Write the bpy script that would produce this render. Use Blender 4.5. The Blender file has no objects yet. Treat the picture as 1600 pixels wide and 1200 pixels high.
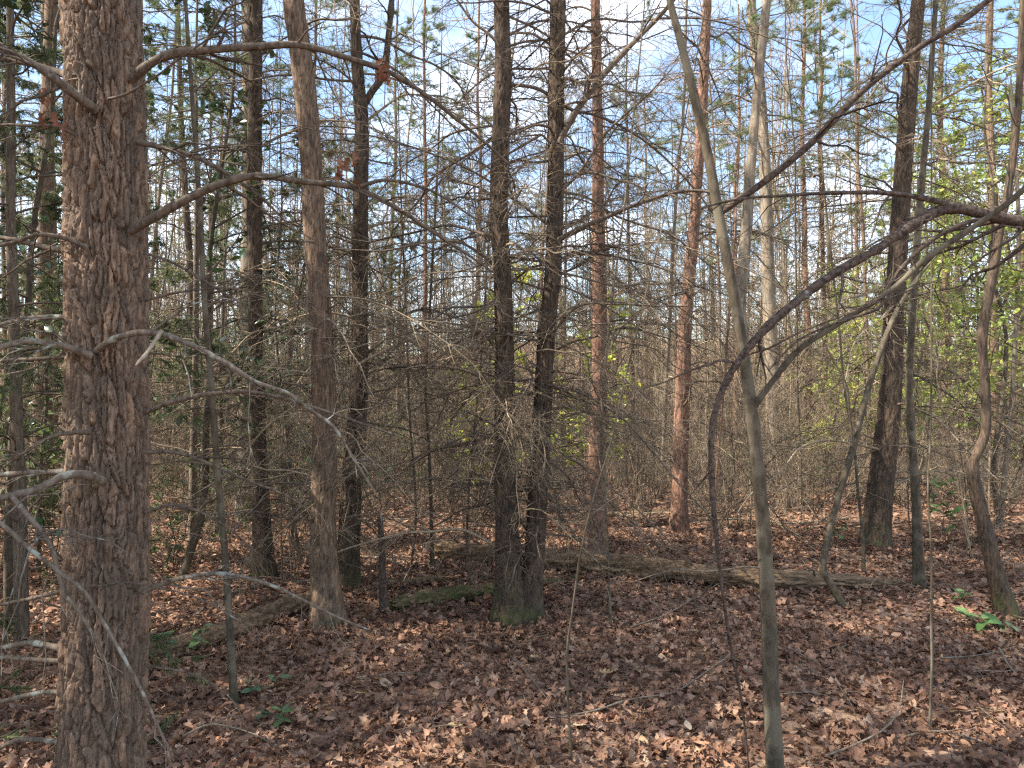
import bpy, math, random
import numpy as np
from mathutils import Vector

# ------------------------------------------------------------------ camera, sky, sun, exposure
F = 1170.0; CX = 800.0; CY = 600.0; EYE = 1.6          # focal length in photo pixels (1600 wide)
sc = bpy.context.scene
col = sc.collection
cam_d = bpy.data.cameras.new('camera'); cam_d.sensor_width = 36.0; cam_d.lens = 36.0 * F / 1600.0
cam_d.clip_start = 0.05; cam_d.clip_end = 2000.0
cam = bpy.data.objects.new('camera', cam_d); col.objects.link(cam)
cam.location = (0, 0, EYE); cam.rotation_euler = (math.radians(90), 0, 0)
sc.camera = cam

SUN_EL = math.radians(47); SX, SY = -0.93, -0.22
_n = math.hypot(SX, SY); SX /= _n; SY /= _n
world = bpy.data.worlds.new('World'); sc.world = world; world.use_nodes = True
wn = world.node_tree.nodes; wl = world.node_tree.links
bg = wn['Background']; bg.inputs['Strength'].default_value = 0.14
sky = wn.new('ShaderNodeTexSky'); sky.sky_type = 'NISHITA'; sky.sun_disc = False
sky.sun_elevation = SUN_EL; sky.sun_rotation = math.atan2(SX, SY)
sky.air_density = 1.0; sky.dust_density = 0.6; sky.ozone_density = 1.5
tc = wn.new('ShaderNodeTexCoord'); sep = wn.new('ShaderNodeSeparateXYZ')
wl.new(tc.outputs['Generated'], sep.inputs[0])
ad = wn.new('ShaderNodeMath'); ad.operation = 'ADD'; ad.inputs[1].default_value = 0.12
ab = wn.new('ShaderNodeMath'); ab.operation = 'ABSOLUTE'
wl.new(sep.outputs['Z'], ab.inputs[0]); wl.new(ab.outputs[0], ad.inputs[0])
dvx = wn.new('ShaderNodeMath'); dvx.operation = 'DIVIDE'; wl.new(sep.outputs['X'], dvx.inputs[0]); wl.new(ad.outputs[0], dvx.inputs[1])
dvy = wn.new('ShaderNodeMath'); dvy.operation = 'DIVIDE'; wl.new(sep.outputs['Y'], dvy.inputs[0]); wl.new(ad.outputs[0], dvy.inputs[1])
cmb = wn.new('ShaderNodeCombineXYZ'); wl.new(dvx.outputs[0], cmb.inputs[0]); wl.new(dvy.outputs[0], cmb.inputs[1])
nz = wn.new('ShaderNodeTexNoise'); nz.inputs['Scale'].default_value = 0.9; nz.inputs['Detail'].default_value = 8
nz.inputs['Roughness'].default_value = 0.55
wl.new(cmb.outputs[0], nz.inputs['Vector'])
rmp = wn.new('ShaderNodeValToRGB'); rmp.color_ramp.elements[0].position = 0.46; rmp.color_ramp.elements[1].position = 0.69
wl.new(nz.outputs['Fac'], rmp.inputs[0])
mx = wn.new('ShaderNodeMix'); mx.data_type = 'RGBA'
wl.new(rmp.outputs[0], mx.inputs[0]); wl.new(sky.outputs[0], mx.inputs[6]); mx.inputs[7].default_value = (6.0, 6.15, 6.4, 1)
wl.new(mx.outputs[2], bg.inputs['Color'])

sun_d = bpy.data.lights.new('sun', 'SUN'); sun_d.energy = 5.0; sun_d.angle = math.radians(0.5); sun_d.color = (1.0, 0.93, 0.82)
sun = bpy.data.objects.new('sun', sun_d); col.objects.link(sun)
_S = Vector((SX * math.cos(SUN_EL), SY * math.cos(SUN_EL), math.sin(SUN_EL)))
sun.rotation_euler = (-_S).to_track_quat('-Z', 'Y').to_euler(); sun.location = _S * 60

sc.view_settings.view_transform = 'Standard'; sc.view_settings.look = 'None'
sc.view_settings.gamma = 1.0; sc.view_settings.use_curve_mapping = False
sc.view_settings.exposure = 1.6
sc.cycles.use_denoising = False; sc.cycles.filter_width = 1.3; sc.cycles.max_bounces = 4; sc.cycles.diffuse_bounces = 3; sc.cycles.transmission_bounces = 2; sc.cycles.debug_use_spatial_splits = True

RNG = np.random.default_rng(11)

# ------------------------------------------------------------------ terrain function and pixel helpers
_gy = np.linspace(-40, 320, 1441)
_gz = np.interp(_gy, [-40, 0, 9.5, 13, 22, 40, 65, 110, 180, 320], [0.5, 0, 0, -0.32, -1.45, -3.7, -4.6, 1.5, 9, 12])
_k = np.exp(-np.linspace(-2, 2, 25) ** 2); _k /= _k.sum()
_gz = np.convolve(np.pad(_gz, 12, mode='edge'), _k, mode='valid')

def ground(x, y):
    x = np.asarray(x, float); y = np.asarray(y, float)
    z = np.interp(y, _gy, _gz)
    z = z + 0.035 * np.sin(x * 1.3 + 0.7 * y) * np.sin(y * 1.1 - 0.4 * x + 1.0) + 0.02 * np.sin(x * 3.1 + y * 2.3)
    far = np.clip((y - 12) / 40, 0, 1)
    z = z + far * (1.2 * np.sin(x * 0.06 + 1) + 0.5 * np.sin(x * 0.17 + y * 0.1)) * 0.6
    far2 = np.clip((y - 70) / 60, 0, 1)
    return z + far2 * (2.5 * np.sin(x * 0.021 + 0.8) + 1.2 * np.sin(x * 0.05))

def W(px, py, d):
    return np.array([(px - CX) / F * d, d, EYE - (py - CY) / F * d])

def gdepth(px, py):
    lo, hi = 1.0, 60.0
    d = EYE * F / max(py - CY, 30)
    for _ in range(12):
        g = float(ground((px - CX) / F * d, d))
        d = 0.5 * d + 0.5 * (EYE - g) * F / max(py - CY, 30)
    return d

def G(px, py):
    d = gdepth(px, py)
    x = (px - CX) / F * d
    return np.array([x, d, float(ground(x, d))])

def near_name(x, y):
    ang = x / y
    return min(((abs(ang - (px - CX) / F), nm) for px, nm in [(165, 'the big plated pine'), (405, 'the slender dark pine'), (505, 'the tan leaning trunk'), (560, 'the forked dark trunk'), (815, 'the twin stems'), (935, 'the slim reddish pine'),
        (1070, 'the orange barked pine'), (1180, 'the smooth grey-green sapling'), (1390, 'the dark leaning pine'), (1545, 'the kinked trunk')]))[1]
def how_far(y):
    return 'a little way behind' if y < 13 else ('well behind' if y < 20 else 'far behind')
def rp(n):
    return RNG.random(n)

# ------------------------------------------------------------------ mesh helpers
class Acc:
    def __init__(self):
        self.v = []; self.q = []; self.t = []; self.c = []; self.n = 0
    def add(self, v, q=None, t=None, c=(0.5, 0.5, 0.5)):
        v = np.asarray(v, np.float32).reshape(-1, 3)
        c = np.asarray(c, np.float32)
        if c.ndim == 1:
            c = np.tile(c, (len(v), 1))
        self.v.append(v); self.c.append(c)
        if q is not None and len(q): self.q.append(np.asarray(q, np.int64) + self.n)
        if t is not None and len(t): self.t.append(np.asarray(t, np.int64) + self.n)
        self.n += len(v)
    def mesh(self, name, mat, smooth=True):
        me = bpy.data.meshes.new(name)
        v = np.concatenate(self.v); c = np.concatenate(self.c)
        q = np.concatenate(self.q) if self.q else np.zeros((0, 4), np.int64)
        t = np.concatenate(self.t) if self.t else np.zeros((0, 3), np.int64)
        me.vertices.add(len(v)); me.vertices.foreach_set('co', v.ravel())
        lv = np.concatenate([q.ravel(), t.ravel()]).astype(np.int32)
        me.loops.add(len(lv)); me.loops.foreach_set('vertex_index', lv)
        nq, nt = len(q), len(t)
        me.polygons.add(nq + nt)
        ls = np.concatenate([np.arange(nq) * 4, nq * 4 + np.arange(nt) * 3]).astype(np.int32)
        me.polygons.foreach_set('loop_start', ls)
        if smooth:
            me.polygons.foreach_set('use_smooth', np.ones(nq + nt, bool))
        at = me.color_attributes.new('Col', 'FLOAT_COLOR', 'POINT')
        ca = np.ones((len(v), 4), np.float32); ca[:, :3] = c
        at.data.foreach_set('color', ca.ravel())
        me.update(calc_edges=True); me.validate()
        if mat: me.materials.append(mat)
        return me

def link(name, data, parent=None, loc=None):
    o = bpy.data.objects.new(name, data); col.objects.link(o)
    if loc is not None: o.location = loc
    if parent is not None: o.parent = parent
    return o

def tag(o, label=None, cat=None, group=None, kind=None):
    if label: o['label'] = label
    if cat: o['category'] = cat
    if group: o['group'] = group
    if kind: o['kind'] = kind
    return o

def thing(name, loc, label, cat, group=None):
    return tag(link(name, None, None, tuple(float(a) for a in loc)), label, cat, group)

def copy_tree(o, parent=None):
    c = o.copy(); col.objects.link(c); c.parent = parent
    for ch in o.children:
        copy_tree(ch, c)
    return c

def norm(a):
    return a / np.maximum(np.linalg.norm(a, axis=-1, keepdims=True), 1e-9)

def tubes(acc, P, R, S=4, c=(0.5, 0.5, 0.5)):
    """P (N,K,3) centre lines, R (N,K) radii: N open tubes in one go"""
    P = np.asarray(P, float); R = np.asarray(R, float)
    if P.ndim == 2: P = P[None]; R = R[None]
    N, K, _ = P.shape
    T = norm(np.gradient(P, axis=1))
    mt = np.abs(T.mean(1)); ref = np.zeros((N, 3)); ref[np.arange(N), mt.argmin(1)] = 1
    n1 = norm(np.cross(T, ref[:, None, :])); n2 = np.cross(T, n1)
    a = np.arange(S) / S * 2 * np.pi
    ring = P[:, :, None, :] + R[:, :, None, None] * (np.cos(a)[None, None, :, None] * n1[:, :, None, :] + np.sin(a)[None, None, :, None] * n2[:, :, None, :])
    idx = np.arange(N * K * S).reshape(N, K, S)
    A = idx[:, :-1, :]; B = np.roll(A, -1, 2); D = idx[:, 1:, :]; C = np.roll(D, -1, 2)
    q = np.stack([A, B, C, D], -1).reshape(-1, 4)
    c = np.asarray(c, float)
    if c.ndim == 2: c = np.repeat(c, K * S, 0)
    acc.add(ring.reshape(-1, 3), q=q, c=c)

def smooth_path(pts, n):
    """Catmull-Rom through pts (any columns), n samples even in arc length"""
    p = np.asarray(pts, float)
    if len(p) == 2:
        t = np.linspace(0, 1, n)[:, None]; return p[0] * (1 - t) + p[1] * t
    q = np.vstack([2 * p[0] - p[1], p, 2 * p[-1] - p[-2]])
    out = []
    for i in range(1, len(q) - 2):
        t = np.linspace(0, 1, 14, endpoint=False)[:, None]
        a, b, c_, d = q[i - 1], q[i], q[i + 1], q[i + 2]
        out.append(0.5 * ((2 * b) + (-a + c_) * t + (2 * a - 5 * b + 4 * c_ - d) * t ** 2 + (-a + 3 * b - 3 * c_ + d) * t ** 3))
    out.append(q[-2][None]); o = np.vstack(out)
    s = np.r_[0, np.cumsum(np.linalg.norm(np.diff(o[:, :3], axis=0), axis=1))]
    tt = np.linspace(0, s[-1], n)
    return np.stack([np.interp(tt, s, o[:, k]) for k in range(o.shape[1])], 1)

def twigs_on(P, R, n, length, spread=(0.5, 1.1), t0=0.12, K=6, flat=0.55, droop=0.12, wob=0.05, rfac=0.5, rmin=0.0007, up=0.0):
    """n side twigs on each path: P (N,K0,3), R (N,K0) -> (N*n,K,3),(N*n,K)"""
    N, K0, _ = P.shape
    t = t0 + (1 - t0) * rp((N, n)); f = t * (K0 - 1)
    i = np.clip(f.astype(int), 0, K0 - 2); fr = f - i
    ii = np.arange(N)[:, None]
    B = P[ii, i] * (1 - fr[..., None]) + P[ii, i + 1] * fr[..., None]
    r = R[ii, i] * (1 - fr) + R[ii, i + 1] * fr
    T = norm(P[ii, i + 1] - P[ii, i])
    rv = RNG.normal(size=(N, n, 3)); rv[..., 2] *= flat
    pv = norm(rv - (rv * T).sum(-1, keepdims=True) * T)
    a = spread[0] + (spread[1] - spread[0]) * rp((N, n))
    D = T * np.cos(a)[..., None] + pv * np.sin(a)[..., None]
    L = length * (1.0 - 0.55 * t) * (0.35 + 0.9 * rp((N, n)))
    s = np.linspace(0, 1, K)
    X = B[:, :, None, :] + D[:, :, None, :] * (L[..., None] * s)[..., None]
    w = np.cumsum(RNG.normal(size=(N, n, K, 3)) * wob, axis=2); w -= w[:, :, :1]
    X = X + w * L[..., None, None]
    X[..., 2] += (up - droop) * L[..., None] * s ** 2
    r0 = np.maximum(r * rfac, rmin * 1.4)
    RR = r0[..., None] * (1 - 0.75 * s) + 0.0
    RR = np.maximum(RR, rmin)
    return X.reshape(N * n, K, 3), RR.reshape(N * n, K)

def branch_acc(path, r0, r1, n1=12, l1=0.5, n2=3, l2=0.18, c=(0.5, 0.5, 0.5), S=6, K=None, t0=0.12, kind='dead', acc=None, rough=0.0):
    acc = acc or Acc()
    path = np.asarray(path, float)
    K = K or max(10, len(path) * 4)
    if path.shape[1] == 3:
        P = smooth_path(path, K); R = r0 + (r1 - r0) * np.linspace(0, 1, K)
    else:
        Q = smooth_path(path, K); P = Q[:, :3]; R = Q[:, 3]
    L = np.linalg.norm(np.diff(P, axis=0), axis=1).sum()
    jit = np.cumsum(RNG.normal(size=(K, 3)) * 0.006 * L / K * 4, axis=0); jit -= np.linspace(0, 1, K)[:, None] * jit[-1]
    P = P + jit * min(1, 0.5 / max(L, 0.2))
    R = R * (1 + rough * RNG.normal(size=K)) * (1 + 0.05 * RNG.normal(size=K)); R[-1] *= 0.35
    tubes(acc, P[None], R[None], S, c)
    if n1:
        X, RR = twigs_on(P[None], R[None], n1, l1, t0=t0, K=5)
        tubes(acc, X, RR, 3, np.asarray(c) * (0.8 + 0.4 * rp((len(X), 1))))
        if n2:
            Y, R2 = twigs_on(X, RR, n2, l2, t0=0.15, K=3, rfac=0.7)
            tubes(acc, Y, R2, 3, np.asarray(c) * (0.8 + 0.4 * rp((len(Y), 1))))
    return acc

def arc_branch(p0, az, el, L, droop, n=8):
    s = np.linspace(0, 1, n)
    d = np.array([math.cos(az) * math.cos(el), math.sin(az) * math.cos(el), math.sin(el)])
    p = p0 + d * (s * L)[:, None]
    p[:, 2] -= droop * L * s ** 2
    side = np.array([-math.sin(az), math.cos(az), 0])
    p += side * (RNG.normal() * 0.10 * L * s ** 2)[:, None]
    w = np.cumsum(RNG.normal(size=(n, 3)) * 0.018 * L, axis=0); w -= w[0]
    return p + w

# ------------------------------------------------------------------ materials
def mat_new(name):
    m = bpy.data.materials.new(name); m.use_nodes = True
    nt = m.node_tree; b = nt.nodes['Principled BSDF']
    return m, nt, b

def bark_mat(name, c1, c2, moss=0.0, lichen=0.0, bump=0.4, sc_z=0.18, scale=60, rough=0.9, patch=None, sx=1.0):
    """bark colour: vertex tint times stretched noise between c1 and c2; lichen blotches; moss near the ground"""
    m, nt, b = mat_new(name); N = nt.nodes; L = nt.links
    b.inputs['Roughness'].default_value = rough
    b.inputs['Specular IOR Level'].default_value = 0.2
    geo = N.new('ShaderNodeNewGeometry')
    mp = N.new('ShaderNodeMapping'); mp.inputs['Scale'].default_value = (sx, 1, sc_z)
    L.new(geo.outputs['Position'], mp.inputs[0])
    n1 = N.new('ShaderNodeTexNoise'); n1.inputs['Scale'].default_value = scale; n1.inputs['Detail'].default_value = 6; n1.inputs['Roughness'].default_value = 0.65
    L.new(mp.outputs[0], n1.inputs['Vector'])
    r = N.new('ShaderNodeValToRGB'); r.color_ramp.elements[0].position = 0.36; r.color_ramp.elements[1].position = 0.66
    r.color_ramp.elements[0].color = (*c1, 1); r.color_ramp.elements[1].color = (*c2, 1)
    L.new(n1.outputs['Fac'], r.inputs[0])
    at = N.new('ShaderNodeAttribute'); at.attribute_name = 'Col'
    mul = N.new('ShaderNodeMix'); mul.data_type = 'RGBA'; mul.blend_type = 'MULTIPLY'; mul.inputs[0].default_value = 1
    L.new(r.outputs[0], mul.inputs[6])
    g2 = N.new('ShaderNodeMix'); g2.data_type = 'RGBA'; g2.blend_type = 'ADD'; g2.inputs[0].default_value = 1
    L.new(at.outputs['Color'], g2.inputs[6]); L.new(at.outputs['Color'], g2.inputs[7])
    L.new(g2.outputs[2], mul.inputs[7])
    out = mul.outputs[2]
    def blotch(out, colr, lo, hi, sc, gain=1.0, zmask=None):
        n = N.new('ShaderNodeTexNoise'); n.inputs['Scale'].default_value = sc; n.inputs['Detail'].default_value = 5
        L.new(geo.outputs['Position'], n.inputs['Vector'])
        mr = N.new('ShaderNodeMapRange'); mr.inputs[1].default_value = lo; mr.inputs[2].default_value = hi; mr.inputs[4].default_value = gain
        L.new(n.outputs['Fac'], mr.inputs[0]); fac = mr.outputs[0]
        if zmask:
            s = N.new('ShaderNodeSeparateXYZ'); L.new(geo.outputs['Position'], s.inputs[0])
            z = N.new('ShaderNodeMapRange'); z.inputs[1].default_value = zmask[1]; z.inputs[2].default_value = zmask[0]
            L.new(s.outputs['Z'], z.inputs[0])
            mm = N.new('ShaderNodeMath'); mm.operation = 'MULTIPLY'; L.new(z.outputs[0], mm.inputs[0]); L.new(fac, mm.inputs[1]); fac = mm.outputs[0]
        x = N.new('ShaderNodeMix'); x.data_type = 'RGBA'; L.new(fac, x.inputs[0]); L.new(out, x.inputs[6]); x.inputs[7].default_value = (*colr, 1)
        return x.outputs[2]
    if lichen: out = blotch(out, (0.36, 0.39, 0.33), 0.70 - 0.15 * lichen, 0.78 - 0.12 * lichen, 22, 0.7)
    if patch: out = blotch(out, patch, 0.53, 0.6, 7, 0.8)
    if moss: out = blotch(out, (0.075, 0.10, 0.025), 0.42, 0.62, 11, moss, (0.0, 0.30))
    L.new(out, b.inputs['Base Color'])
    bp = N.new('ShaderNodeBump'); bp.inputs['Strength'].default_value = bump; bp.inputs['Distance'].default_value = 0.01
    L.new(n1.outputs['Fac'], bp.inputs['Height']); L.new(bp.outputs[0], b.inputs['Normal'])
    return m

def leaf_mat(name, trans=0.35, rough=0.6, spec=0.3, var=0.25):
    """leaf: vertex colour, part of the light passing through"""
    m, nt, b = mat_new(name); N = nt.nodes; L = nt.links
    at = N.new('ShaderNodeAttribute'); at.attribute_name = 'Col'
    geo = N.new('ShaderNodeNewGeometry')
    n = N.new('ShaderNodeTexNoise'); n.inputs['Scale'].default_value = 45; n.inputs['Detail'].default_value = 3
    L.new(geo.outputs['Position'], n.inputs['Vector'])
    mr = N.new('ShaderNodeMapRange'); mr.inputs[1].default_value = 0.3; mr.inputs[2].default_value = 0.7; mr.inputs[3].default_value = 1 - var; mr.inputs[4].default_value = 1 + var
    L.new(n.outputs['Fac'], mr.inputs[0])
    mu = N.new('ShaderNodeVectorMath'); mu.operation = 'SCALE'
    L.new(at.outputs['Color'], mu.inputs[0]); L.new(mr.outputs[0], mu.inputs['Scale'])
    L.new(mu.outputs[0], b.inputs['Base Color'])
    b.inputs['Roughness'].default_value = rough; b.inputs['Specular IOR Level'].default_value = spec
    if trans:
        tr = N.new('ShaderNodeBsdfTranslucent'); L.new(mu.outputs[0], tr.inputs['Color'])
        mixs = N.new('ShaderNodeMixShader'); mixs.inputs[0].default_value = trans
        L.new(b.outputs[0], mixs.inputs[1]); L.new(tr.outputs[0], mixs.inputs[2])
        L.new(mixs.outputs[0], N['Material Output'].inputs['Surface'])
    return m

M = {}
M['bark_big'] = bark_mat('bark_big', (0.092, 0.061, 0.042), (0.255, 0.180, 0.128), moss=0.2, bump=0.8, scale=110, patch=(0.135, 0.098, 0.07))
M['bark_dark'] = bark_mat('bark_dark', (0.037, 0.026, 0.018), (0.122, 0.087, 0.060), moss=0.55, bump=0.8, scale=75)
M['bark_tan'] = bark_mat('bark_tan', (0.070, 0.046, 0.030), (0.225, 0.155, 0.105), moss=0.25, bump=0.6, scale=75)
M['bark_red'] = bark_mat('bark_red', (0.10, 0.052, 0.036), (0.28, 0.165, 0.112), bump=0.6, scale=50, sc_z=0.35)
M['bark_pale'] = bark_mat('bark_pale', (0.125, 0.098, 0.068), (0.27, 0.222, 0.165), bump=0.25, lichen=0.15, scale=40)
M['bark_sapling'] = bark_mat('bark_sapling', (0.055, 0.043, 0.028), (0.120, 0.097, 0.067), moss=0.2, bump=0.25, scale=45, sc_z=0.4, patch=(0.15, 0.128, 0.088))
M['twig'] = bark_mat('twig', (0.066, 0.048, 0.033), (0.19, 0.146, 0.106), lichen=0.0, bump=0.2, scale=80)
M['limb'] = bark_mat('limb', (0.058, 0.043, 0.030), (0.165, 0.126, 0.094), bump=0.35, scale=70, lichen=0.15)
M['brush'] = bark_mat('brush', (0.165, 0.124, 0.078), (0.37, 0.288, 0.195), bump=0.2, scale=80)
M['twig_lichen'] = bark_mat('twig_lichen', (0.085, 0.064, 0.046), (0.20, 0.16, 0.122), lichen=1.0, bump=0.25, scale=60)
M['twig_dark'] = bark_mat('twig_dark', (0.030, 0.020, 0.015), (0.15, 0.108, 0.082), lichen=0.12, bump=0.9, scale=60, sc_z=1)
M['log'] = bark_mat('log', (0.078, 0.050, 0.029), (0.285, 0.188, 0.112), bump=1.0, scale=50, sc_z=1.0, sx=0.12)
M['log_moss'] = bark_mat('log_moss', (0.09, 0.06, 0.035), (0.24, 0.17, 0.10), bump=0.9, scale=50, sc_z=1.0, moss=0.8, sx=0.15)
M['needle'] = leaf_mat('needle', 0.4, 0.55, 0.3, 0.2)
M['leaf_green'] = leaf_mat('leaf_green', 0.45, 0.45, 0.4, 0.15)
M['leaf_holly'] = leaf_mat('leaf_holly', 0.15, 0.3, 0.5, 0.15)
M['leaf_dead'] = leaf_mat('leaf_dead', 0.12, 0.75, 0.2, 0.35)

def floor_mat():
    m, nt, b = mat_new('forest_floor'); N = nt.nodes; L = nt.links
    geo = N.new('ShaderNodeNewGeometry')
    v = N.new('ShaderNodeTexVoronoi'); v.inputs['Scale'].default_value = 14; v.inputs['Randomness'].default_value = 1
    L.new(geo.outputs['Position'], v.inputs['Vector'])
    s = N.new('ShaderNodeSeparateColor'); L.new(v.outputs['Color'], s.inputs[0])
    r = N.new('ShaderNodeValToRGB'); e = r.color_ramp.elements
    e[0].position = 0.0; e[0].color = (0.10, 0.055, 0.035, 1); e[1].position = 1.0; e[1].color = (0.42, 0.28, 0.19, 1)
    k = e.new(0.5); k.color = (0.235, 0.135, 0.085, 1)
    L.new(s.outputs[0], r.inputs[0])
    n = N.new('ShaderNodeTexNoise'); n.inputs['Scale'].default_value = 30; n.inputs['Detail'].default_value = 6
    L.new(geo.outputs['Position'], n.inputs['Vector'])
    mr = N.new('ShaderNodeMapRange'); mr.inputs[1].default_value = 0.3; mr.inputs[2].default_value = 0.7; mr.inputs[3].default_value = 0.55; mr.inputs[4].default_value = 1.25
    L.new(n.outputs['Fac'], mr.inputs[0])
    mu = N.new('ShaderNodeVectorMath'); mu.operation = 'SCALE'; L.new(r.outputs[0], mu.inputs[0]); L.new(mr.outputs[0], mu.inputs['Scale'])
    L.new(mu.outputs[0], b.inputs['Base Color']); b.inputs['Roughness'].default_value = 0.95; b.inputs['Specular IOR Level'].default_value = 0.1
    bp = N.new('ShaderNodeBump'); bp.inputs['Strength'].default_value = 0.9; bp.inputs['Distance'].default_value = 0.04
    L.new(v.outputs['Distance'], bp.inputs['Height']); L.new(bp.outputs[0], b.inputs['Normal'])
    return m
M['floor'] = floor_mat()

# ------------------------------------------------------------------ the ground
def build_ground():
    ys = np.unique(np.r_[np.linspace(-30, 1, 40), np.linspace(1, 12, 90), np.linspace(12, 40, 70), np.linspace(40, 300, 60)])
    h = np.r_[np.linspace(0, 8, 60), np.linspace(8, 40, 36)[1:], np.linspace(40, 320, 24)[1:]]
    xs = np.r_[-h[::-1], h[1:]]
    X, Y = np.meshgrid(xs, ys); Z = ground(X, Y)
    ny, nx = X.shape; idx = np.arange(nx * ny).reshape(ny, nx)
    q = np.stack([idx[:-1, :-1], idx[:-1, 1:], idx[1:, 1:], idx[1:, :-1]], -1).reshape(-1, 4)
    a = Acc(); a.add(np.stack([X, Y, Z], -1).reshape(-1, 3), q=q)
    return tag(link('forest_floor', a.mesh('forest_floor', M['floor'])), kind='structure')
FLOOR = build_ground()

# ------------------------------------------------------------------ trunks with modelled bark
def worley(u, v, ncu, ch, cw, seed):
    """cells cw wide (wrapping after ncu) and ch long: returns F2-F1 in cell units and a random per cell"""
    rg = np.random.default_rng(seed)
    ncv = int(v.max() / ch) + 6; v0 = int(np.floor(v.min() / ch)) - 2
    ncv = ncv - v0 + 2
    jx = rg.random((ncv, ncu)); jy = rg.random((ncv, ncu)); rd = rg.random((ncv, ncu))
    U = u / cw; V = v / ch - v0
    iu = np.floor(U).astype(int); iv = np.floor(V).astype(int)
    f1 = np.full(U.shape, 9.0); f2 = np.full(U.shape, 9.0); rid = np.zeros(U.shape); off = np.zeros(U.shape)
    for dv in (-1, 0, 1):
        for du in (-1, 0, 1):
            cu = iu + du; cv = np.clip(iv + dv, 0, ncv - 1)
            w = cu % ncu
            dy = V - (cv + 0.1 + 0.8 * jy[cv, w]); dd = np.hypot(cu + 0.1 + 0.8 * jx[cv, w] - U, dy)
            near = dd < f1
            f2 = np.where(near, f1, np.minimum(f2, dd)); rid = np.where(near, rd[cv, w], rid); off = np.where(near, dy, off); f1 = np.where(near, dd, f1)
    return f2 - f1, rid, off

def trunk_acc(path, S, zstep, cell=(0.028, 0.10), depth=0.012, seed=1, flare=0.0, top_z=14.0, zvis=6.0, tint=0.25, lump=0.03, sharp=0.16, grit=0.0):
    """path rows x,y,z,r from the ground up; extended to top_z above the last row"""
    path = np.asarray(path, float)
    if path[-1, 2] < top_z:
        d = path[-1, :3] - path[-3, :3]; d /= max(d[2], 1e-3)
        z1 = path[-1, 2]; n = 4
        ext = []
        r1 = path[-1, 3]
        for k in range(1, n + 1):
            f = k / n; dz = (top_z - z1) * f
            ext.append([path[-1, 0] + d[0] * dz * (1 - 0.4 * f), path[-1, 1] + d[1] * dz * (1 - 0.4 * f), z1 + dz, r1 * (1 - 0.85 * f)])
        path = np.vstack([path, ext])
    dense = smooth_path(path, 600)
    z = dense[:, 2]; zt = np.maximum.accumulate(z + np.arange(600) * 1e-7)
    rows = np.r_[np.arange(z[0], min(zvis, z[-1]), zstep), np.linspace(min(zvis, z[-1]), z[-1], 40)[1 if zvis < z[-1] else 0:]]
    C = np.stack([np.interp(rows, zt, dense[:, k]) for k in range(4)], 1)
    r0 = C[:, 3].max()
    th = np.pi / 2 + np.interp(np.arange(S) / S, [0, .15, .85, 1], np.radians([0, 75, 285, 360]))      # more rings of detail on the side in view; the seam faces away
    TH, ZZ = np.meshgrid(th, rows)
    Rr = C[:, 3][:, None]
    circ = 2 * np.pi * np.median(C[: len(rows) // 2, 3])
    ncu = max(6, int(round(circ / cell[0]))); cw = 2 * np.pi / ncu
    rg = np.random.default_rng(seed + 7)
    ph = rg.random(12) * 6.28
    w1 = 0.45 * np.sin(ZZ * 8 + ph[0] + 2 * TH) + 0.30 * np.sin(ZZ * 21 + ph[1] + 3 * TH) + 0.13 * np.sin(ZZ * 47 + ph[2] + 9 * TH) + 0.06 * np.sin(ZZ * 120 + ph[9] + 17 * TH)
    uu = (TH - TH.min()) + cw * 0.55 * w1
    vv = ZZ + cell[1] * 0.35 * np.sin(TH * 4 + ph[3] + ZZ * 7) + cell[1] * 0.2 * np.sin(TH * 11 + ZZ * 31)
    f, rid, off = worley(uu % (2 * np.pi), vv, ncu, cell[1], cw, seed)
    f2, rid2, off2 = worley((uu + cw * .15 * np.sin(ZZ * 60 + 5 * TH)) % (2 * np.pi), vv * 1.0 + 3.3, ncu * 2, cell[1] * 0.4, cw / 2, seed + 3)
    plate = np.clip(f / sharp, 0, 1) ** 0.7
    h = depth * (plate - 1) + depth * 0.55 * (rid - 0.5) * plate - depth * 0.2 * off * plate - depth * 0.22 * off2 + 0.35 * depth * (np.clip(f2 / 0.25, 0, 1) - 1) * plate + depth * 0.3 * (rid2 - 0.5)
    h = h + Rr * lump * (np.sin(2 * TH + ZZ * 2.1 + ph[4]) + 0.7 * np.sin(3 * TH - ZZ * 3.3 + ph[5]) + 0.4 * np.sin(5 * TH + ZZ * 8 + ph[6]))
    if grit: h = h + grit * rg.normal(size=h.shape)
    if flare:
        zb = rows - rows[0]
        fl = flare * np.exp(-np.maximum(zb - 0.1, 0) / 0.16)[:, None] * (1 + 0.5 * np.sin(TH * 4 + ph[7]) + 0.3 * np.sin(TH * 7 + ph[8]))
        h = h + fl
    RR = np.maximum(Rr + h, Rr * 0.4)
    V = np.stack([C[:, 0][:, None] + RR * np.cos(TH), C[:, 1][:, None] + RR * np.sin(TH), ZZ], -1)
    idx = np.arange(len(rows) * S).reshape(len(rows), S)
    A_ = idx[:-1]; B_ = np.roll(A_, -1, 1); D_ = idx[1:]; C_ = np.roll(D_, -1, 1)
    q = np.stack([A_, B_, C_, D_], -1).reshape(-1, 4)
    tv = 0.5 * (1 + tint * (rid - 0.5) * 2 + tint * 0.6 * (rid2 - 0.5) * 2)
    hue = 0.10 * (rid2 - 0.5) + 0.08 * (rid - 0.5)
    cc = np.stack([tv * (1 + hue), tv, tv * (1 - hue)], -1).reshape(-1, 3)
    a = Acc(); a.add(V.reshape(-1, 3), q=q, c=cc)
    return a, C

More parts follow.
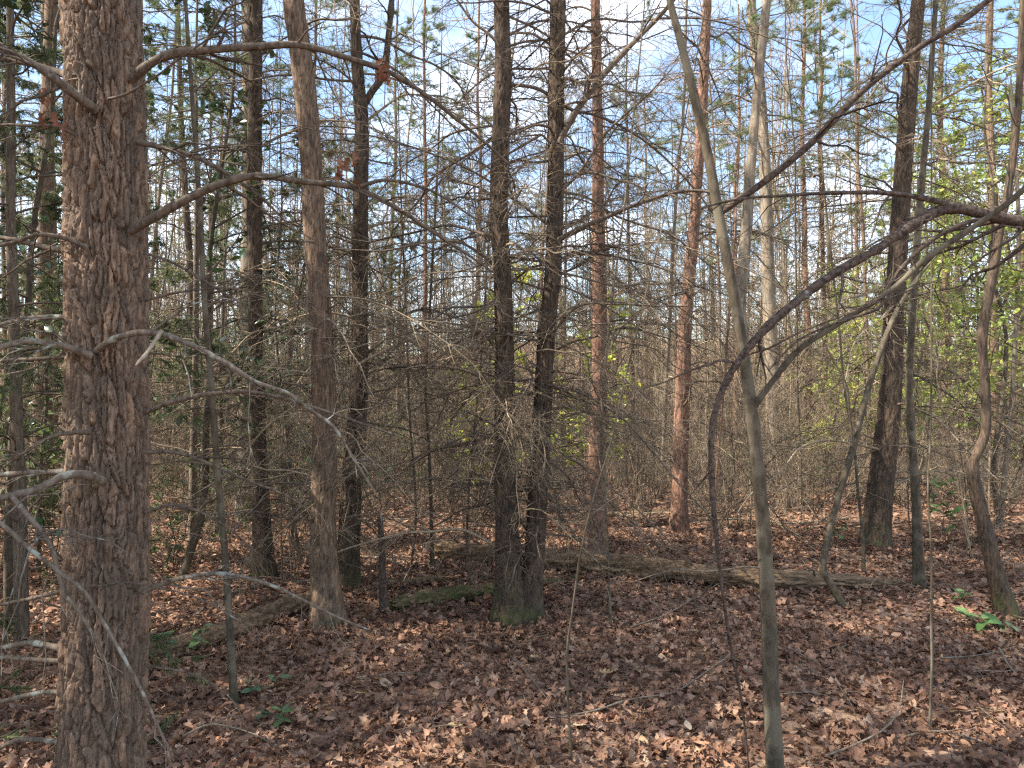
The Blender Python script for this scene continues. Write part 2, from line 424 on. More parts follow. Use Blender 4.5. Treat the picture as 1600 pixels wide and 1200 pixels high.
def px_path(rows, depth, base=None, lean=0.0):
    """rows (px, py, width) bottom to top at a constant depth -> x,y,z,r in metres, sunk into the ground"""
    out = []
    for i, (px, py, w) in enumerate(rows):
        d = depth + lean * (rows[0][1] - py) / F * depth
        p = W(px, py, d); out.append([*p, w / 2 / F * d])
    b = out[0]; g = float(ground(b[0], b[1]))
    if b[2] > g: out.insert(0, [b[0], b[1], g, b[3] * 1.05])
    out.insert(0, [out[0][0], out[0][1], min(out[0][2], g) - 0.12, out[0][3] * 1.05])
    return np.array(out)

def at_height(C, z):
    return np.array([np.interp(z, C[:, 2], C[:, 0]), np.interp(z, C[:, 2], C[:, 1]), z]), float(np.interp(z, C[:, 2], C[:, 3]))

def child(name, acc, mat, root, origin, smooth=True):
    for i in range(len(acc.v)): acc.v[i] = acc.v[i] - np.asarray(origin, np.float32)
    return link(name, acc.mesh(name, mat, smooth), root)

# ------------------------------------------------------------------ needle crowns (built once, shared)
def needles(acc, B, D, n, L, w, colr, cvar=0.3):
    """tufts at B (N,3) along D: n needles each, every needle one narrow triangle"""
    N = len(B)
    rv = RNG.normal(size=(N, n, 3))
    d = norm(D[:, None, :] * 0.9 + norm(rv) * 0.85)
    ln = L * (0.6 + 0.6 * rp((N, n)))
    o = B[:, None, :] + D[:, None, :] * (rp((N, n)) * 0.06 - 0.03)[..., None]
    tip = o + d * ln[..., None]; tip[..., 2] -= 0.02 * rp((N, n))
    sd = norm(np.cross(d, RNG.normal(size=(N, n, 3)))) * w
    V = np.stack([o - sd, o + sd, tip], 2).reshape(-1, 3)
    t = np.arange(N * n * 3).reshape(-1, 3)
    cc = np.asarray(colr) * (1 + cvar * (2 * rp((N, 1)) - 1)) * np.ones((N, 3))
    acc.add(V, t=t, c=np.repeat(cc, n * 3, 0))

def pine_crown(zlo, zhi, rmax, nb, tuft_per, needle_n, L=0.14, w=0.0036, colr=(0.10, 0.14, 0.055), sparse=1.0):
    wood = Acc(); fol = Acc()
    for i in range(nb):
        f = (i + rp(1)[0]) / nb; z = zlo + (zhi - zlo) * f
        Lb = rmax * (1.0 - 0.75 * f) * (0.55 + 0.6 * RNG.random())
        az = RNG.random() * 6.283
        p = arc_branch(np.array([0, 0, z]), az, 0.05 + 0.5 * f + 0.15 * RNG.normal(), Lb, 0.12)
        P = smooth_path(p, 9); R = np.linspace(0.016, 0.004, 9)
        tubes(wood, P[None], R[None], 4, (0.5, 0.5, 0.5))
        X, RR = twigs_on(P[None], R[None], 9, Lb * 0.42, t0=0.3, K=5, droop=-0.1)
        tubes(wood, X, RR, 3, (0.5, 0.5, 0.5))
        allp = np.concatenate([X, P[None, -5:]], 0)
        nt = int(tuft_per)
        k = RNG.integers(0, len(allp), nt); t = 0.35 + 0.65 * rp(nt); j = np.clip((t * 4).astype(int), 0, 3); fr = t * 4 - j
        B = allp[k, j] * (1 - fr[:, None]) + allp[k, j + 1] * fr[:, None]
        D = norm(allp[k, j + 1] - allp[k, j] + np.array([0, 0, 0.02]))
        keep = rp(nt) < sparse
        needles(fol, B[keep], D[keep], needle_n, L, w, colr)
    return wood, fol

CROWNS = []
for k, (zl, zh, rm, nb, tp, cl) in enumerate([
        (5.5, 12.0, 2.2, 40, 44, (0.16, 0.20, 0.075)), (4.0, 13.0, 2.1, 50, 42, (0.165, 0.20, 0.09)), (7.0, 13.0, 2.6, 40, 48, (0.135, 0.175, 0.075))]):
    w_, f_ = pine_crown(zl, zh, rm, nb, tp, 11, colr=cl)
    CROWNS.append((w_.mesh('crown_wood', M['twig']), f_.mesh('needles', M['needle'], False)))

def add_crown(root, C, base, z, k=0, s=1.0, rot=0.0):
    """the live crown high on a pine: wood with its needles as sub-part"""
    w_, f_ = CROWNS[k % 3]
    o = link('crown', w_, root); p, _ = at_height(C, z)
    o.location = (p[0] - base[0], p[1] - base[1], z - base[2] - (5.5, 4.0, 7.0)[k % 3] * s); o.scale = (s, s, s); o.rotation_euler = (0, 0, rot)
    link('needles', f_, o)
    return o

def leaf_shape(kind, curl, fold, twist, n=9):
    s = np.linspace(0, 1, n)
    if kind == 'oak':
        w = 0.30 * np.sin(np.pi * (0.08 + 0.9 * s)) ** 0.7
        w = w * np.where(np.arange(n) % 2 == 1, 1.3, 0.36); w[0] = 0.02; w[-1] = 0.02
    elif kind == 'oval':
        w = 0.24 * np.sin(np.pi * (0.02 + 0.97 * s)) ** 0.8; w[0] = 0.015; w[-1] = 0.01
    else:   # lance
        w = 0.16 * np.sin(np.pi * (0.02 + 0.97 * s ** 0.9)) ** 0.9; w[0] = 0.01; w[-1] = 0.008
    a = curl * (s - 0.5)
    y = np.cumsum(np.r_[0, np.cos((a[1:] + a[:-1]) / 2)]) / (n - 1); z = np.cumsum(np.r_[0, np.sin((a[1:] + a[:-1]) / 2)]) / (n - 1)
    y -= 0.5 * y[-1]; tw_ = twist * (s - 0.5)
    sweep = np.where(np.arange(n) % 2 == 1, 0.04, 0) if kind == 'oak' else 0
    L_ = np.stack([-w * np.cos(fold) * np.cos(tw_), y + sweep, z + w * np.sin(fold) - w * np.sin(tw_)], -1)
    R_ = np.stack([w * np.cos(fold) * np.cos(tw_), y + sweep, z + w * np.sin(fold) + w * np.sin(tw_)], -1)
    Mv = np.stack([0 * y, y, z], -1)
    V = np.stack([L_, Mv, R_], 1).reshape(-1, 3)
    i = np.arange(n - 1) * 3
    q = np.concatenate([np.stack([i, i + 1, i + 4, i + 3], -1), np.stack([i + 1, i + 2, i + 5, i + 4], -1)])
    return V, q

# ------------------------------------------------------------------ hero trees traced from the photograph
def hero(name, label, cat, rows, mat, depth=None, S=36, zstep=0.024, cell=(0.03, 0.09), bd=0.009, seed=1, flare=0.03, nb=26, bl=(0.7, 1.7),
         zr=(0.5, 4.6), crown=0, crown_s=0.8, top=12.0, br=0.009, group=None, twig=('twig', 'brush', 'twig'), el=(-0.15, 0.7), tint=0.25, grit=0.0006, wid=0.9, ntw=(14, 26), droop=(0.2, 0.75)):
    d = depth or gdepth(rows[0][0], rows[0][1])
    path = px_path([(a_, b_, c_ * wid) for a_, b_, c_ in rows], d)
    base = np.array([path[1][0], path[1][1], float(ground(path[1][0], path[1][1]))])
    root = thing(name, base, label, cat, group)
    a, C = trunk_acc(path, S, zstep, cell, bd, seed, flare, top, 1.7 + 0.52 * d, tint, grit=grit)
    child('trunk', a, M[mat], root, base)
    nb = int(nb * 1.6)
    for i in range(nb):
        z = zr[0] + (zr[1] - zr[0]) * (i + RNG.random()) / nb
        p, r = at_height(C, z)
        az = RNG.random() * 6.283; L = (bl[0] + (bl[1] - bl[0]) * RNG.random()) * (1.15 if i % 2 else .8)
        if math.sin(az) < -0.35 and d < 7: L *= 0.55
        e = el[0] + (el[1] - el[0]) * RNG.random() + 0.15 * (z / 4.5 - 0.5)
        pts = arc_branch(p, az, e, L, droop[0] + (droop[1] - droop[0]) * RNG.random())
        if np.linalg.norm(pts - np.array([0, 0, EYE]), axis=1).min() < 1.7 or (pts[:, 2] < 0.15).any(): continue
        r0 = min(br * .85 * (0.6 + 0.8 * RNG.random()) * (0.6 + 0.4 * L), r * 0.4)
        b = branch_acc(pts, r0, r0 * 0.3, n1=int(RNG.integers(*ntw)), l1=0.38 * L, n2=3, l2=0.16 * L + 0.04, c=np.array([0.5, 0.5, 0.5]) * (0.75 + 0.5 * RNG.random()), S=5)
        child('branch', b, M[twig[i % len(twig)]], root, base)
    if crown is not None:
        add_crown(root, C, base, min(6.5, top - 5), crown, crown_s, RNG.random() * 6)
    return root, C, base

def traced(root, base, pts, r0, r1, mat='twig', d=None, n1=8, l1=0.35, n2=3, l2=0.14, name='branch', c=0.5, S=7, rough=0.04, t0=0.12):
    """pts (px, py, depth): a limb drawn along the photograph with its own depth"""
    P = np.array([W(*p) for p in pts])
    b = branch_acc(P, r0, r1, n1=n1, l1=l1, n2=n2, l2=l2, c=(c, c, c), S=S, rough=rough, t0=t0)
    return child(name, b, M[mat], root, base)

# --- big pine, close on the left
d1 = 2.3
r1, C1, b1 = hero('pine_tree', 'large pine with thick plated brown bark and many bare lichen-spotted side limbs', 'tree',
    [(152, 1460, 165), (155, 1300, 152), (158, 1150, 144), (163, 1000, 141), (168, 850, 138), (170, 700, 134), (168, 550, 129), (167, 400, 126), (165, 250, 124), (162, 100, 123), (160, 0, 122)],
    'bark_big', depth=d1, S=190, zstep=0.0048, cell=(0.028, 0.17), bd=0.021, grit=0.0006, wid=0.88, seed=5, flare=0.02, nb=0, crown=0, crown_s=0.9, top=14, tint=0.26)
T1 = [  # right-going limbs
 ([(205, 125, 2.25), (235, 100, 2.22), (275, 83, 2.2), (330, 78, 2.2), (400, 73, 2.22), (470, 71, 2.26), (540, 90, 2.3), (605, 112, 2.36), (660, 145, 2.4), (720, 192, 2.45), (760, 225, 2.5), (800, 262, 2.55)], .0145, .004, 'twig', 16),
 ([(205, 362, 2.24), (232, 345, 2.2), (280, 318, 2.18), (340, 290, 2.18), (400, 275, 2.2), (470, 283, 2.25), (555, 293, 2.3), (620, 325, 2.36), (670, 358, 2.4), (720, 390, 2.45), (775, 428, 2.5)], .0145, .0035, 'twig', 16),
 ([(555, 293, 2.3), (600, 281, 2.3), (650, 289, 2.34), (690, 306, 2.38), (745, 342, 2.42), (800, 350, 2.45)], .006, .002, 'twig', 6),
 ([(215, 222, 2.28), (245, 228, 2.25), (285, 238, 2.25), (340, 262, 2.3), (400, 302, 2.35), (450, 350, 2.4)], .009, .003, 'twig', 10),
 ([(150, 548, 2.2), (178, 529, 2.16), (215, 520, 2.13), (252, 522, 2.1), (300, 540, 2.08), (350, 566, 2.08), (400, 597, 2.1), (450, 615, 2.12), (485, 642, 2.14), (520, 667, 2.16), (545, 705, 2.18), (570, 745, 2.2), (592, 778, 2.2)], .0105, .003, 'twig_lichen', 12),
 ([(225, 645, 2.25), (262, 630, 2.2), (300, 620, 2.2), (350, 613, 2.2), (400, 613, 2.22), (470, 630, 2.25), (560, 660, 2.3), (625, 682, 2.34)], .0085, .0025, 'twig', 12),
 ([(225, 706, 2.26), (275, 707, 2.24), (330, 725, 2.24), (390, 752, 2.28), (450, 775, 2.32), (500, 810, 2.36)], .0065, .002, 'twig', 10),
 ([(222, 925, 2.26), (262, 909, 2.22), (300, 899, 2.2), (350, 896, 2.2), (420, 912, 2.2), (480, 940, 2.2), (530, 965, 2.2), (580, 985, 2.22)], .0085, .003, 'twig_lichen', 10),
 ([(130, 918, 2.14), (200, 911, 2.08), (250, 919, 2.05), (310, 935, 2.03), (370, 968, 2.02), (400, 1000, 2.0)], .004, .0015, 'twig', 4),
 ([(225, 1040, 2.25), (290, 1050, 2.22), (340, 1075, 2.2), (370, 1105, 2.2), (390, 1150, 2.2)], .004, .0015, 'twig', 6),
 ([(170, 155, 2.2), (200, 146, 2.15), (240, 122, 2.1), (290, 85, 2.06), (340, 50, 2.02), (390, 20, 2.0)], .0045, .0015, 'twig', 5),
 ([(225, 395, 2.26), (270, 410, 2.24), (330, 445, 2.26), (400, 490, 2.3), (470, 540, 2.35)], .005, .0018, 'twig', 10),
 ([(225, 470, 2.26), (290, 455, 2.24), (360, 450, 2.26), (430, 470, 2.3)], .0045, .0015, 'twig', 8),
 ([(228, 800, 2.26), (280, 790, 2.26), (350, 820, 2.3), (420, 880, 2.36)], .0055, .0016, 'twig', 12),
 # left-going limbs
 ([(150, 172, 2.2), (122, 152, 2.15), (75, 116, 2.1), (30, 90, 2.08), (-30, 70, 2.05), (-90, 62, 2.0)], .0145, .007, 'twig', 8),
 ([(118, 125, 2.3), (85, 110, 2.34), (40, 98, 2.38), (0, 92, 2.42), (-60, 85, 2.5)], .012, .005, 'twig', 6),
 ([(120, 212, 2.18), (88, 198, 2.16), (40, 197, 2.2), (0, 197, 2.24), (-60, 205, 2.3)], .006, .003, 'twig', 8),
 ([(135, 388, 2.18), (105, 373, 2.14), (60, 366, 2.12), (20, 378, 2.14), (-40, 392, 2.2)], .0075, .004, 'twig', 6),
 ([(118, 398, 2.3), (80, 388, 2.34), (40, 378, 2.4), (0, 371, 2.46), (-50, 366, 2.5)], .0105, .006, 'twig', 6),
 ([(118, 497, 2.28), (85, 496, 2.3), (50, 498, 2.32), (0, 508, 2.36), (-60, 522, 2.4)], .0085, .005, 'twig_lichen', 6),
 ([(142, 556, 2.18), (100, 541, 2.12), (50, 533, 2.1), (20, 537, 2.08), (-20, 552, 2.06), (-70, 580, 2.05)], .0105, .006, 'twig_lichen', 8),
 ([(118, 558, 2.3), (60, 560, 2.34), (0, 563, 2.4), (-60, 566, 2.45)], .0075, .004, 'twig', 4),
 ([(140, 676, 2.16), (115, 676, 2.12), (85, 682, 2.1), (50, 700, 2.1), (0, 735, 2.12)], .0075, .002, 'twig', 6),
 ([(160, 752, 2.18), (130, 741, 2.1), (100, 742, 2.06), (55, 764, 2.02), (0, 778, 1.98), (-60, 796, 1.95)], .0125, .009, 'twig_lichen', 2),
 ([(18, 774, 1.98), (45, 806, 1.96), (70, 835, 1.95), (85, 862, 1.95), (100, 920, 1.95), (125, 955, 1.95), (150, 1000, 1.96), (178, 1060, 1.98)], .0075, .0025, 'twig_lichen', 5),
 ([(122, 736, 2.28), (60, 738, 2.3), (0, 742, 2.34), (-60, 746, 2.4)], .010, .007, 'twig_lichen', 3),
 ([(-62, 797, 1.95), (-30, 802, 1.93), (0, 818, 1.92), (50, 860, 1.9), (95, 896, 1.9), (130, 922, 1.9), (160, 970, 1.92), (190, 1020, 1.94), (220, 1075, 1.96), (245, 1130, 1.98), (272, 1190, 2.0)], .0072, .003, 'twig_lichen', 9),
 ([(120, 922, 2.26), (95, 925, 2.28), (50, 935, 2.3), (0, 946, 2.34), (-60, 960, 2.4)], .0075, .004, 'twig', 4),
 ([(115, 1020, 2.28), (85, 1011, 2.3), (45, 1005, 2.32), (0, 1013, 2.35), (-60, 1022, 2.4)], .010, .007, 'twig_lichen', 2),
 ([(115, 1036, 2.28), (60, 1030, 2.3), (0, 1026, 2.34), (-50, 1026, 2.4)], .0085, .006, 'twig_lichen', 2),
 ([(112, 1082, 2.28), (60, 1082, 2.3), (0, 1096, 2.34), (-50, 1110, 2.4)], .0085, .006, 'twig_lichen', 2),
 ([(108, 1162, 2.28), (70, 1157, 2.3), (30, 1156, 2.32), (0, 1168, 2.34), (-50, 1195, 2.38)], .0085, .006, 'twig_lichen', 2),
]
for pts, ra, rb, mt, nt_ in T1:
    traced(r1, b1, pts, ra, rb, 'limb' if mt == 'twig' else mt, n1=nt_, l1=0.30, n2=3, l2=0.12)
tw = traced(r1, b1, [(253, 517, 2.09), (234, 545, 2.05), (212, 571, 2.02)], .0065, .004, 'bark_pale', n1=0, name='broken_twig', c=0.75)

def dead_leaves(root, base, px, py, d, n=6, spread=.03):
    for k in range(n):
        V, q = leaf_shape('oak', RNG.uniform(-2, 2), .5, RNG.uniform(-1, 1)); a = Acc(); a.add(V, q=q, c=(.20, .085, .05))
        o = link('dead_leaf', a.mesh('dead_leaf', M['leaf_dead']), root); o.location = W(px, py, d) - base + RNG.normal(size=3) * spread * np.array([1, .5, 1]) - np.array([0, 0, spread * .4])
        o.scale = (.05,) * 3; o.rotation_euler = (RNG.uniform(.8, 2.2), RNG.uniform(-.5, .5), RNG.random() * 6.28)
dead_leaves(r1, b1, 597, 112, 2.35, 7, .02)
dead_leaves(r1, b1, 535, 264, 2.28, 6, .028)
dead_leaves(r1, b1, 78, 175, 2.12, 6, .03)
# --- the row of trees behind it
r2, C2, b2 = hero('pine_tree', 'straight slender dark pine between the big plated pine and the tan leaning trunk', 'tree',
    [(413, 905, 34), (408, 800, 30), (404, 700, 28), (400, 550, 26), (398, 400, 25), (398, 200, 24), (400, 0, 22)], 'bark_dark', seed=21, nb=34, bl=(0.6, 1.6), zr=(0.5, 4.8), crown=1)
r3, C3, b3 = hero('oak_tree', 'tan leaning trunk with fine vertical bark, close in front of a darker forked tree', 'tree',
    [(514, 978, 60), (508, 900, 48), (505, 800, 43), (507, 700, 41), (505, 600, 41), (500, 480, 40), (493, 380, 39), (486, 250, 37), (475, 130, 37), (464, 40, 36), (458, 0, 36)], 'bark_tan', seed=31,
    S=48, zstep=0.018, cell=(0.018, 0.10), bd=0.008, nb=14, bl=(0.5, 1.2), zr=(0.4, 2.5), crown=None, top=13)
r4, C4, b4 = hero('forked_tree', 'dark trunk forking high up, just behind the tan leaning trunk', 'tree',
    [(541, 916, 46), (545, 850, 40), (550, 750, 36), (560, 620, 31), (562, 500, 28), (563, 350, 28), (565, 200, 25), (562, 150, 23), (556, 60, 18), (554, 0, 17)], 'bark_dark', seed=41, nb=36, bl=(0.7, 2.0), crown=2)
dd4 = b4[1]
traced(r4, b4, [(566, 170, dd4), (580, 145, dd4), (598, 118, dd4), (605, 80, dd4 + .05), (611, 20, dd4 + .1), (616, -60, dd4 + .2), (622, -200, dd4 + .3)], .030, .018, 'bark_dark', n1=6, l1=0.8, name='fork_limb')
r5, C5, b5 = hero('twin_stemmed_pine', 'two dark pine stems rising from one mossy base', 'tree',
    [(798, 972, 66), (796, 920, 50), (793, 850, 42), (789, 700, 36), (788, 550, 33), (786, 450, 32), (780, 330, 32), (782, 230, 31), (786, 100, 29), (784, 0, 26)], 'bark_dark', seed=51, S=44, zstep=0.02, cell=(0.022, 0.06), bd=0.009,
    nb=52, bl=(0.7, 2.1), zr=(0.25, 4.3), crown=0)
p5 = px_path([(821, 968, 50.0), (829, 920, 36.0), (836, 850, 30.6), (844, 700, 30.6), (850, 600, 28.1), (854, 520, 27.2), (864, 420, 26.3), (868, 300, 26.3), (869, 150, 25.5), (872, 0, 23.8)], b5[1] + 0.04)
a5, C5b = trunk_acc(p5, 44, 0.02, (0.022, 0.06), 0.009, 61, 0.03, 12.5, 4.4)
child('trunk', a5, M['bark_dark'], r5, b5)
for i in range(80):
    z = 0.3 + 4.0 * (i + RNG.random()) / 80; p, r = at_height(C5b, z); az = RNG.random() * 6.283; L = 0.7 + 1.4 * RNG.random()
    if math.sin(az) < -0.35: L *= 0.55
    pts = arc_branch(p, az, RNG.uniform(-0.15, 0.7), L, RNG.uniform(0.2, 0.75))
    if (pts[:, 2] < 0.1).any(): continue
    r0 = 0.008 * (0.6 + 0.8 * RNG.random())
    child('branch', branch_acc(pts, r0, r0 * .3, n1=int(RNG.integers(14, 26)), l1=.38 * L, n2=3, l2=.16 * L + .04, c=np.array([.5] * 3) * RNG.uniform(.75, 1.25), S=5), M['twig'], r5, b5)
e = b5[1]
for pts, ra, rb, n_ in [
    ([(872, 375, e), (905, 358, e - .05), (950, 338, e - .1), (1010, 314, e - .15), (1075, 298, e - .2), (1140, 305, e - .3)], .021, .007, 10),
    ([(872, 225, e), (900, 175, e), (940, 122, e), (985, 72, e + .05), (1040, 15, e + .1), (1090, -50, e + .1)], .024, .012, 8),
    ([(868, 305, e), (905, 270, e), (950, 205, e - .1), (1010, 150, e - .2), (1060, 95, e - .3)], .012, .004, 10),
    ([(845, 210, e), (810, 232, e - .1), (760, 260, e - .2), (700, 300, e - .3)], .011, .003, 9),
    ([(785, 425, e), (755, 400, e - .1), (715, 378, e - .2), (660, 380, e - .3), (600, 392, e - .4), (520, 388, e - .5)], .012, .003, 12),
    ([(787, 470, e), (760, 450, e), (735, 460, e - .1), (700, 480, e - .2)], .009, .003, 6),
    ([(790, 555, e), (740, 515, e - .1), (690, 503, e - .2), (630, 500, e - .3), (575, 502, e - .4)], .011, .003, 12),
    ([(792, 620, e), (745, 585, e - .1), (690, 572, e - .15), (640, 575, e - .2), (590, 600, e - .3)], .012, .003, 12),
    ([(852, 540, e), (900, 480, e - .1), (960, 475, e - .2), (1040, 478, e - .3), (1130, 480, e - .4)], .010, .003, 12),
    ([(852, 600, e), (910, 615, e - .15), (980, 660, e - .3), (1060, 755, e - .5), (1120, 820, e - .6), (1170, 900, e - .7)], .010, .004, 8),
    ([(838, 690, e), (890, 715, e - .1), (945, 755, e - .2), (1000, 800, e - .3), (1060, 860, e - .3), (1100, 900, e - .4)], .009, .003, 8),
    ([(790, 690, e), (740, 680, e - .2), (690, 692, e - .3), (620, 690, e - .4)], .009, .003, 8),
    ([(865, 400, e), (915, 393, e), (980, 405, e - .1), (1050, 425, e - .1), (1120, 460, e - .1)], .009, .003, 8),
    ([(860, 440, e), (930, 470, e), (1010, 520, e - .1), (1090, 560, e - .2)], .008, .002, 8)]:
    traced(r5, b5, pts, ra, rb, 'twig', n1=n_, l1=0.5, n2=3, l2=0.2)
r6, C6, b6 = hero('pine_tree', 'slim reddish brown pine just behind the fallen log, right of the twin stems', 'tree',
    [(926, 864, 38), (930, 760, 32), (936, 640, 29), (937, 500, 25), (935, 350, 22), (934, 200, 19), (930, 0, 16)], 'bark_red', seed=71, nb=34, bl=(0.7, 1.8), crown=1, cell=(0.028, 0.07), zr=(0.5, 5.2))
hero('pine_tree', 'straight orange barked pine in the sunny gap behind the fallen log', 'tree',
    [(1061, 834, 30), (1063, 740, 27), (1066, 620, 26), (1071, 500, 23), (1080, 400, 21), (1088, 300, 19), (1097, 170, 17), (1105, 0, 15)], 'bark_red', seed=81, nb=30, bl=(0.7, 1.8), crown=2, cell=(0.03, 0.06), zr=(1.2, 5.6), tint=0.35)
r8, C8, b8 = hero('pine_tree', 'dark leaning pine with broken limb stubs and pale dead twigs at its foot', 'tree',
    [(1366, 856, 58), (1372, 800, 50), (1383, 700, 44), (1392, 600, 40), (1396, 500, 38), (1403, 400, 36), (1410, 280, 32), (1420, 150, 30), (1428, 60, 27), (1435, 0, 26)], 'bark_dark', seed=91, S=44, wid=.8, nb=40, bl=(0.8, 2.2), zr=(0.4, 5.3), crown=0, el=(-0.4, 0.5))
# the low web: long fine dead branches arching down between the trunks
for rt, Cc, bb, nn in [(r2, C2, b2, 18), (r3, C3, b3, 12), (r4, C4, b4, 22), (r5, C5, b5, 26), (r5, C5b, b5, 24), (r6, C6, b6, 18), (r8, C8, b8, 16)]:
    for i in range(nn):
        p, r = at_height(Cc, RNG.uniform(.7, 2.6)); az = RNG.random() * 6.283; L = RNG.uniform(.9, 2.0)
        if math.sin(az) < -.3: L *= .65
        pts = arc_branch(p, az, RNG.uniform(0, .6), L, RNG.uniform(.5, .95), 9); pts[:, 2] = np.maximum(pts[:, 2], .12)
        child('branch', branch_acc(pts, .0065, .0016, n1=int(RNG.integers(12, 22)), l1=.4 * L, n2=3, l2=.15 * L, S=4, K=14, c=np.array([.5] * 3) * RNG.uniform(.8, 1.3)), M[('brush', 'twig')[i % 2]], rt, bb)
# --- saplings
def sapling(label, rows, mat='bark_sapling', nb=8, bl=(0.3, 0.9), depth=None, seed=3, zr=None, top=6.5, group=None, twig='twig', name='sapling', cat='sapling', el=(0.1, 0.9), S=14, lean=0.0):
    d = depth or gdepth(rows[0][0], rows[0][1])
    path = px_path(rows, d, lean=lean)
    base = np.array([path[1][0], path[1][1], float(ground(path[1][0], path[1][1]))])
    root = thing(name, base, label, cat, group)
    a, C = trunk_acc(path, S, 0.03, (0.03, 0.12), 0.0012, seed, path[1][3] * 0.25, top, 1.7 + 0.52 * d, 0.12, lump=0.07)
    child('stem', a, M[mat], root, base)
    zr = zr or (0.5, min(top, 1.7 + 0.52 * d))
    for i in range(nb):
        z = zr[0] + (zr[1] - zr[0]) * (i + RNG.random()) / nb
        p, r = at_height(C, z); az = RNG.random() * 6.283; L = RNG.uniform(*bl)
        pts = arc_branch(p, az, RNG.uniform(*el), L, 0.1)
        if np.linalg.norm(pts - np.array([0, 0, EYE]), axis=1).min() < 1.6: continue
        r0 = min(0.005, r * 0.6)
        child('branch', branch_acc(pts, r0, .0012, n1=6, l1=.4 * L, n2=2, l2=.15 * L + .03, c=(.5, .5, .5), S=5), M[twig], root, base)
    return root, C, base

s1, Cs1, bs1 = sapling('smooth grey-green sapling with two long limbs sweeping up to one side', [(1212, 1215, 25.2), (1206, 1080, 23.5), (1200, 950, 22.7), (1190, 800, 21.0), (1176, 660, 20.2), (1160, 540, 18.5), (1145, 450, 17.6), (1125, 345, 16.8), (1108, 250, 15.1), (1085, 150, 13.4), (1062, 60, 11.8), (1046, 0, 10.1)],
    'bark_sapling', nb=3, depth=2.95, seed=101, top=4.6, S=28)
ds = bs1[1]
traced(s1, bs1, [(1172, 645, ds), (1200, 605, ds - .03), (1250, 545, ds - .06), (1320, 500, ds - .1), (1390, 455, ds - .14), (1450, 402, ds - .18), (1520, 355, ds - .22), (1565, 325, ds - .25), (1610, 285, ds - .28), (1700, 190, ds - .3)], .0125, .0095, 'bark_sapling', n1=7, l1=0.5, S=10)
traced(s1, bs1, [(1122, 335, ds), (1150, 315, ds - .02), (1200, 280, ds - .05), (1270, 222, ds - .1), (1340, 150, ds - .14), (1420, 85, ds - .18), (1500, 35, ds - .2), (1550, -5, ds - .22), (1620, -70, ds - .24)], .0138, .0100, 'twig_dark', n1=7, l1=0.45, S=10)
sapling('straight pale grey tree rising directly behind the smooth grey-green sapling', [(1197, 885, 15), (1190, 800, 15), (1176, 660, 15), (1164, 560, 16), (1157, 480, 17), (1163, 400, 17), (1170, 300, 16), (1180, 180, 15), (1192, 60, 14), (1200, -20, 12)],
    'bark_pale', nb=6, seed=111, top=7)
# --- tree beyond the right edge of the view with a dark limb arching over into it
rx = thing('broadleaf_tree', (2.75, 3.0, float(ground(2.75, 3.0))), 'dark twisted limb arching across to hang beside the smooth grey-green sapling', 'tree')
bx = np.array(rx.location)
ax, Cx = trunk_acc([[2.75, 3.0, -0.15, 0.10], [2.74, 3.0, 0.8, 0.085], [2.70, 3.0, 1.8, 0.075], [2.66, 3.02, 2.8, 0.06], [2.75, 3.05, 4.0, 0.05], [2.8, 3.05, 5.0, 0.035]], 40, 0.03, (0.03, 0.1), 0.006, 121, 0.03, 9.0, 4.5)
child('trunk', ax, M['twig_dark'], rx, bx)
lx = [(1870, 372, 3.0, 0.0257), (1700, 362, 2.98, 0.0242), (1600, 349, 2.96, 0.0227), (1540, 335, 2.94, 0.0227), (1480, 326, 2.92, 0.0219), (1425, 352, 2.9, 0.0212), (1370, 390, 2.88, 0.0181), (1300, 430, 2.86, 0.0166), (1240, 475, 2.84, 0.0159), (1190, 520, 2.82, 0.0151),
      (1150, 570, 2.8, 0.0136), (1125, 620, 2.8, 0.0128), (1113, 670, 2.8, 0.0121), (1112, 730, 2.8, 0.0114), (1115, 790, 2.8, 0.0099), (1122, 860, 2.8, 0.0084), (1130, 930, 2.82, 0.0068), (1142, 1010, 2.85, 0.0061), (1158, 1090, 2.9, 0.0053), (1166, 1160, 2.95, 0.0046), (1172, 1230, 3.0, 0.0030)]
limb = branch_acc(np.array([[*W(a_, b_, c_), d_] for a_, b_, c_, d_ in lx]), 0, 0, n1=14, l1=0.5, n2=3, l2=0.15, S=12, K=150, rough=0.085, t0=0.15)
child('arching_limb', limb, M['twig_dark'], rx, bx)
traced(rx, bx, [(1492, 330, 2.92), (1468, 315, 2.9), (1400, 303, 2.88), (1320, 301, 2.86), (1230, 305, 2.84), (1150, 312, 2.82), (1080, 330, 2.8)], .012, .003, 'twig_dark', n1=9, l1=0.4)
traced(rx, bx, [(1545, 340, 2.94), (1500, 352, 2.9), (1450, 380, 2.86), (1400, 430, 2.82), (1375, 480, 2.8), (1320, 500, 2.8), (1250, 530, 2.8), (1200, 580, 2.8)], .010, .003, 'twig_dark', n1=8, l1=0.35)
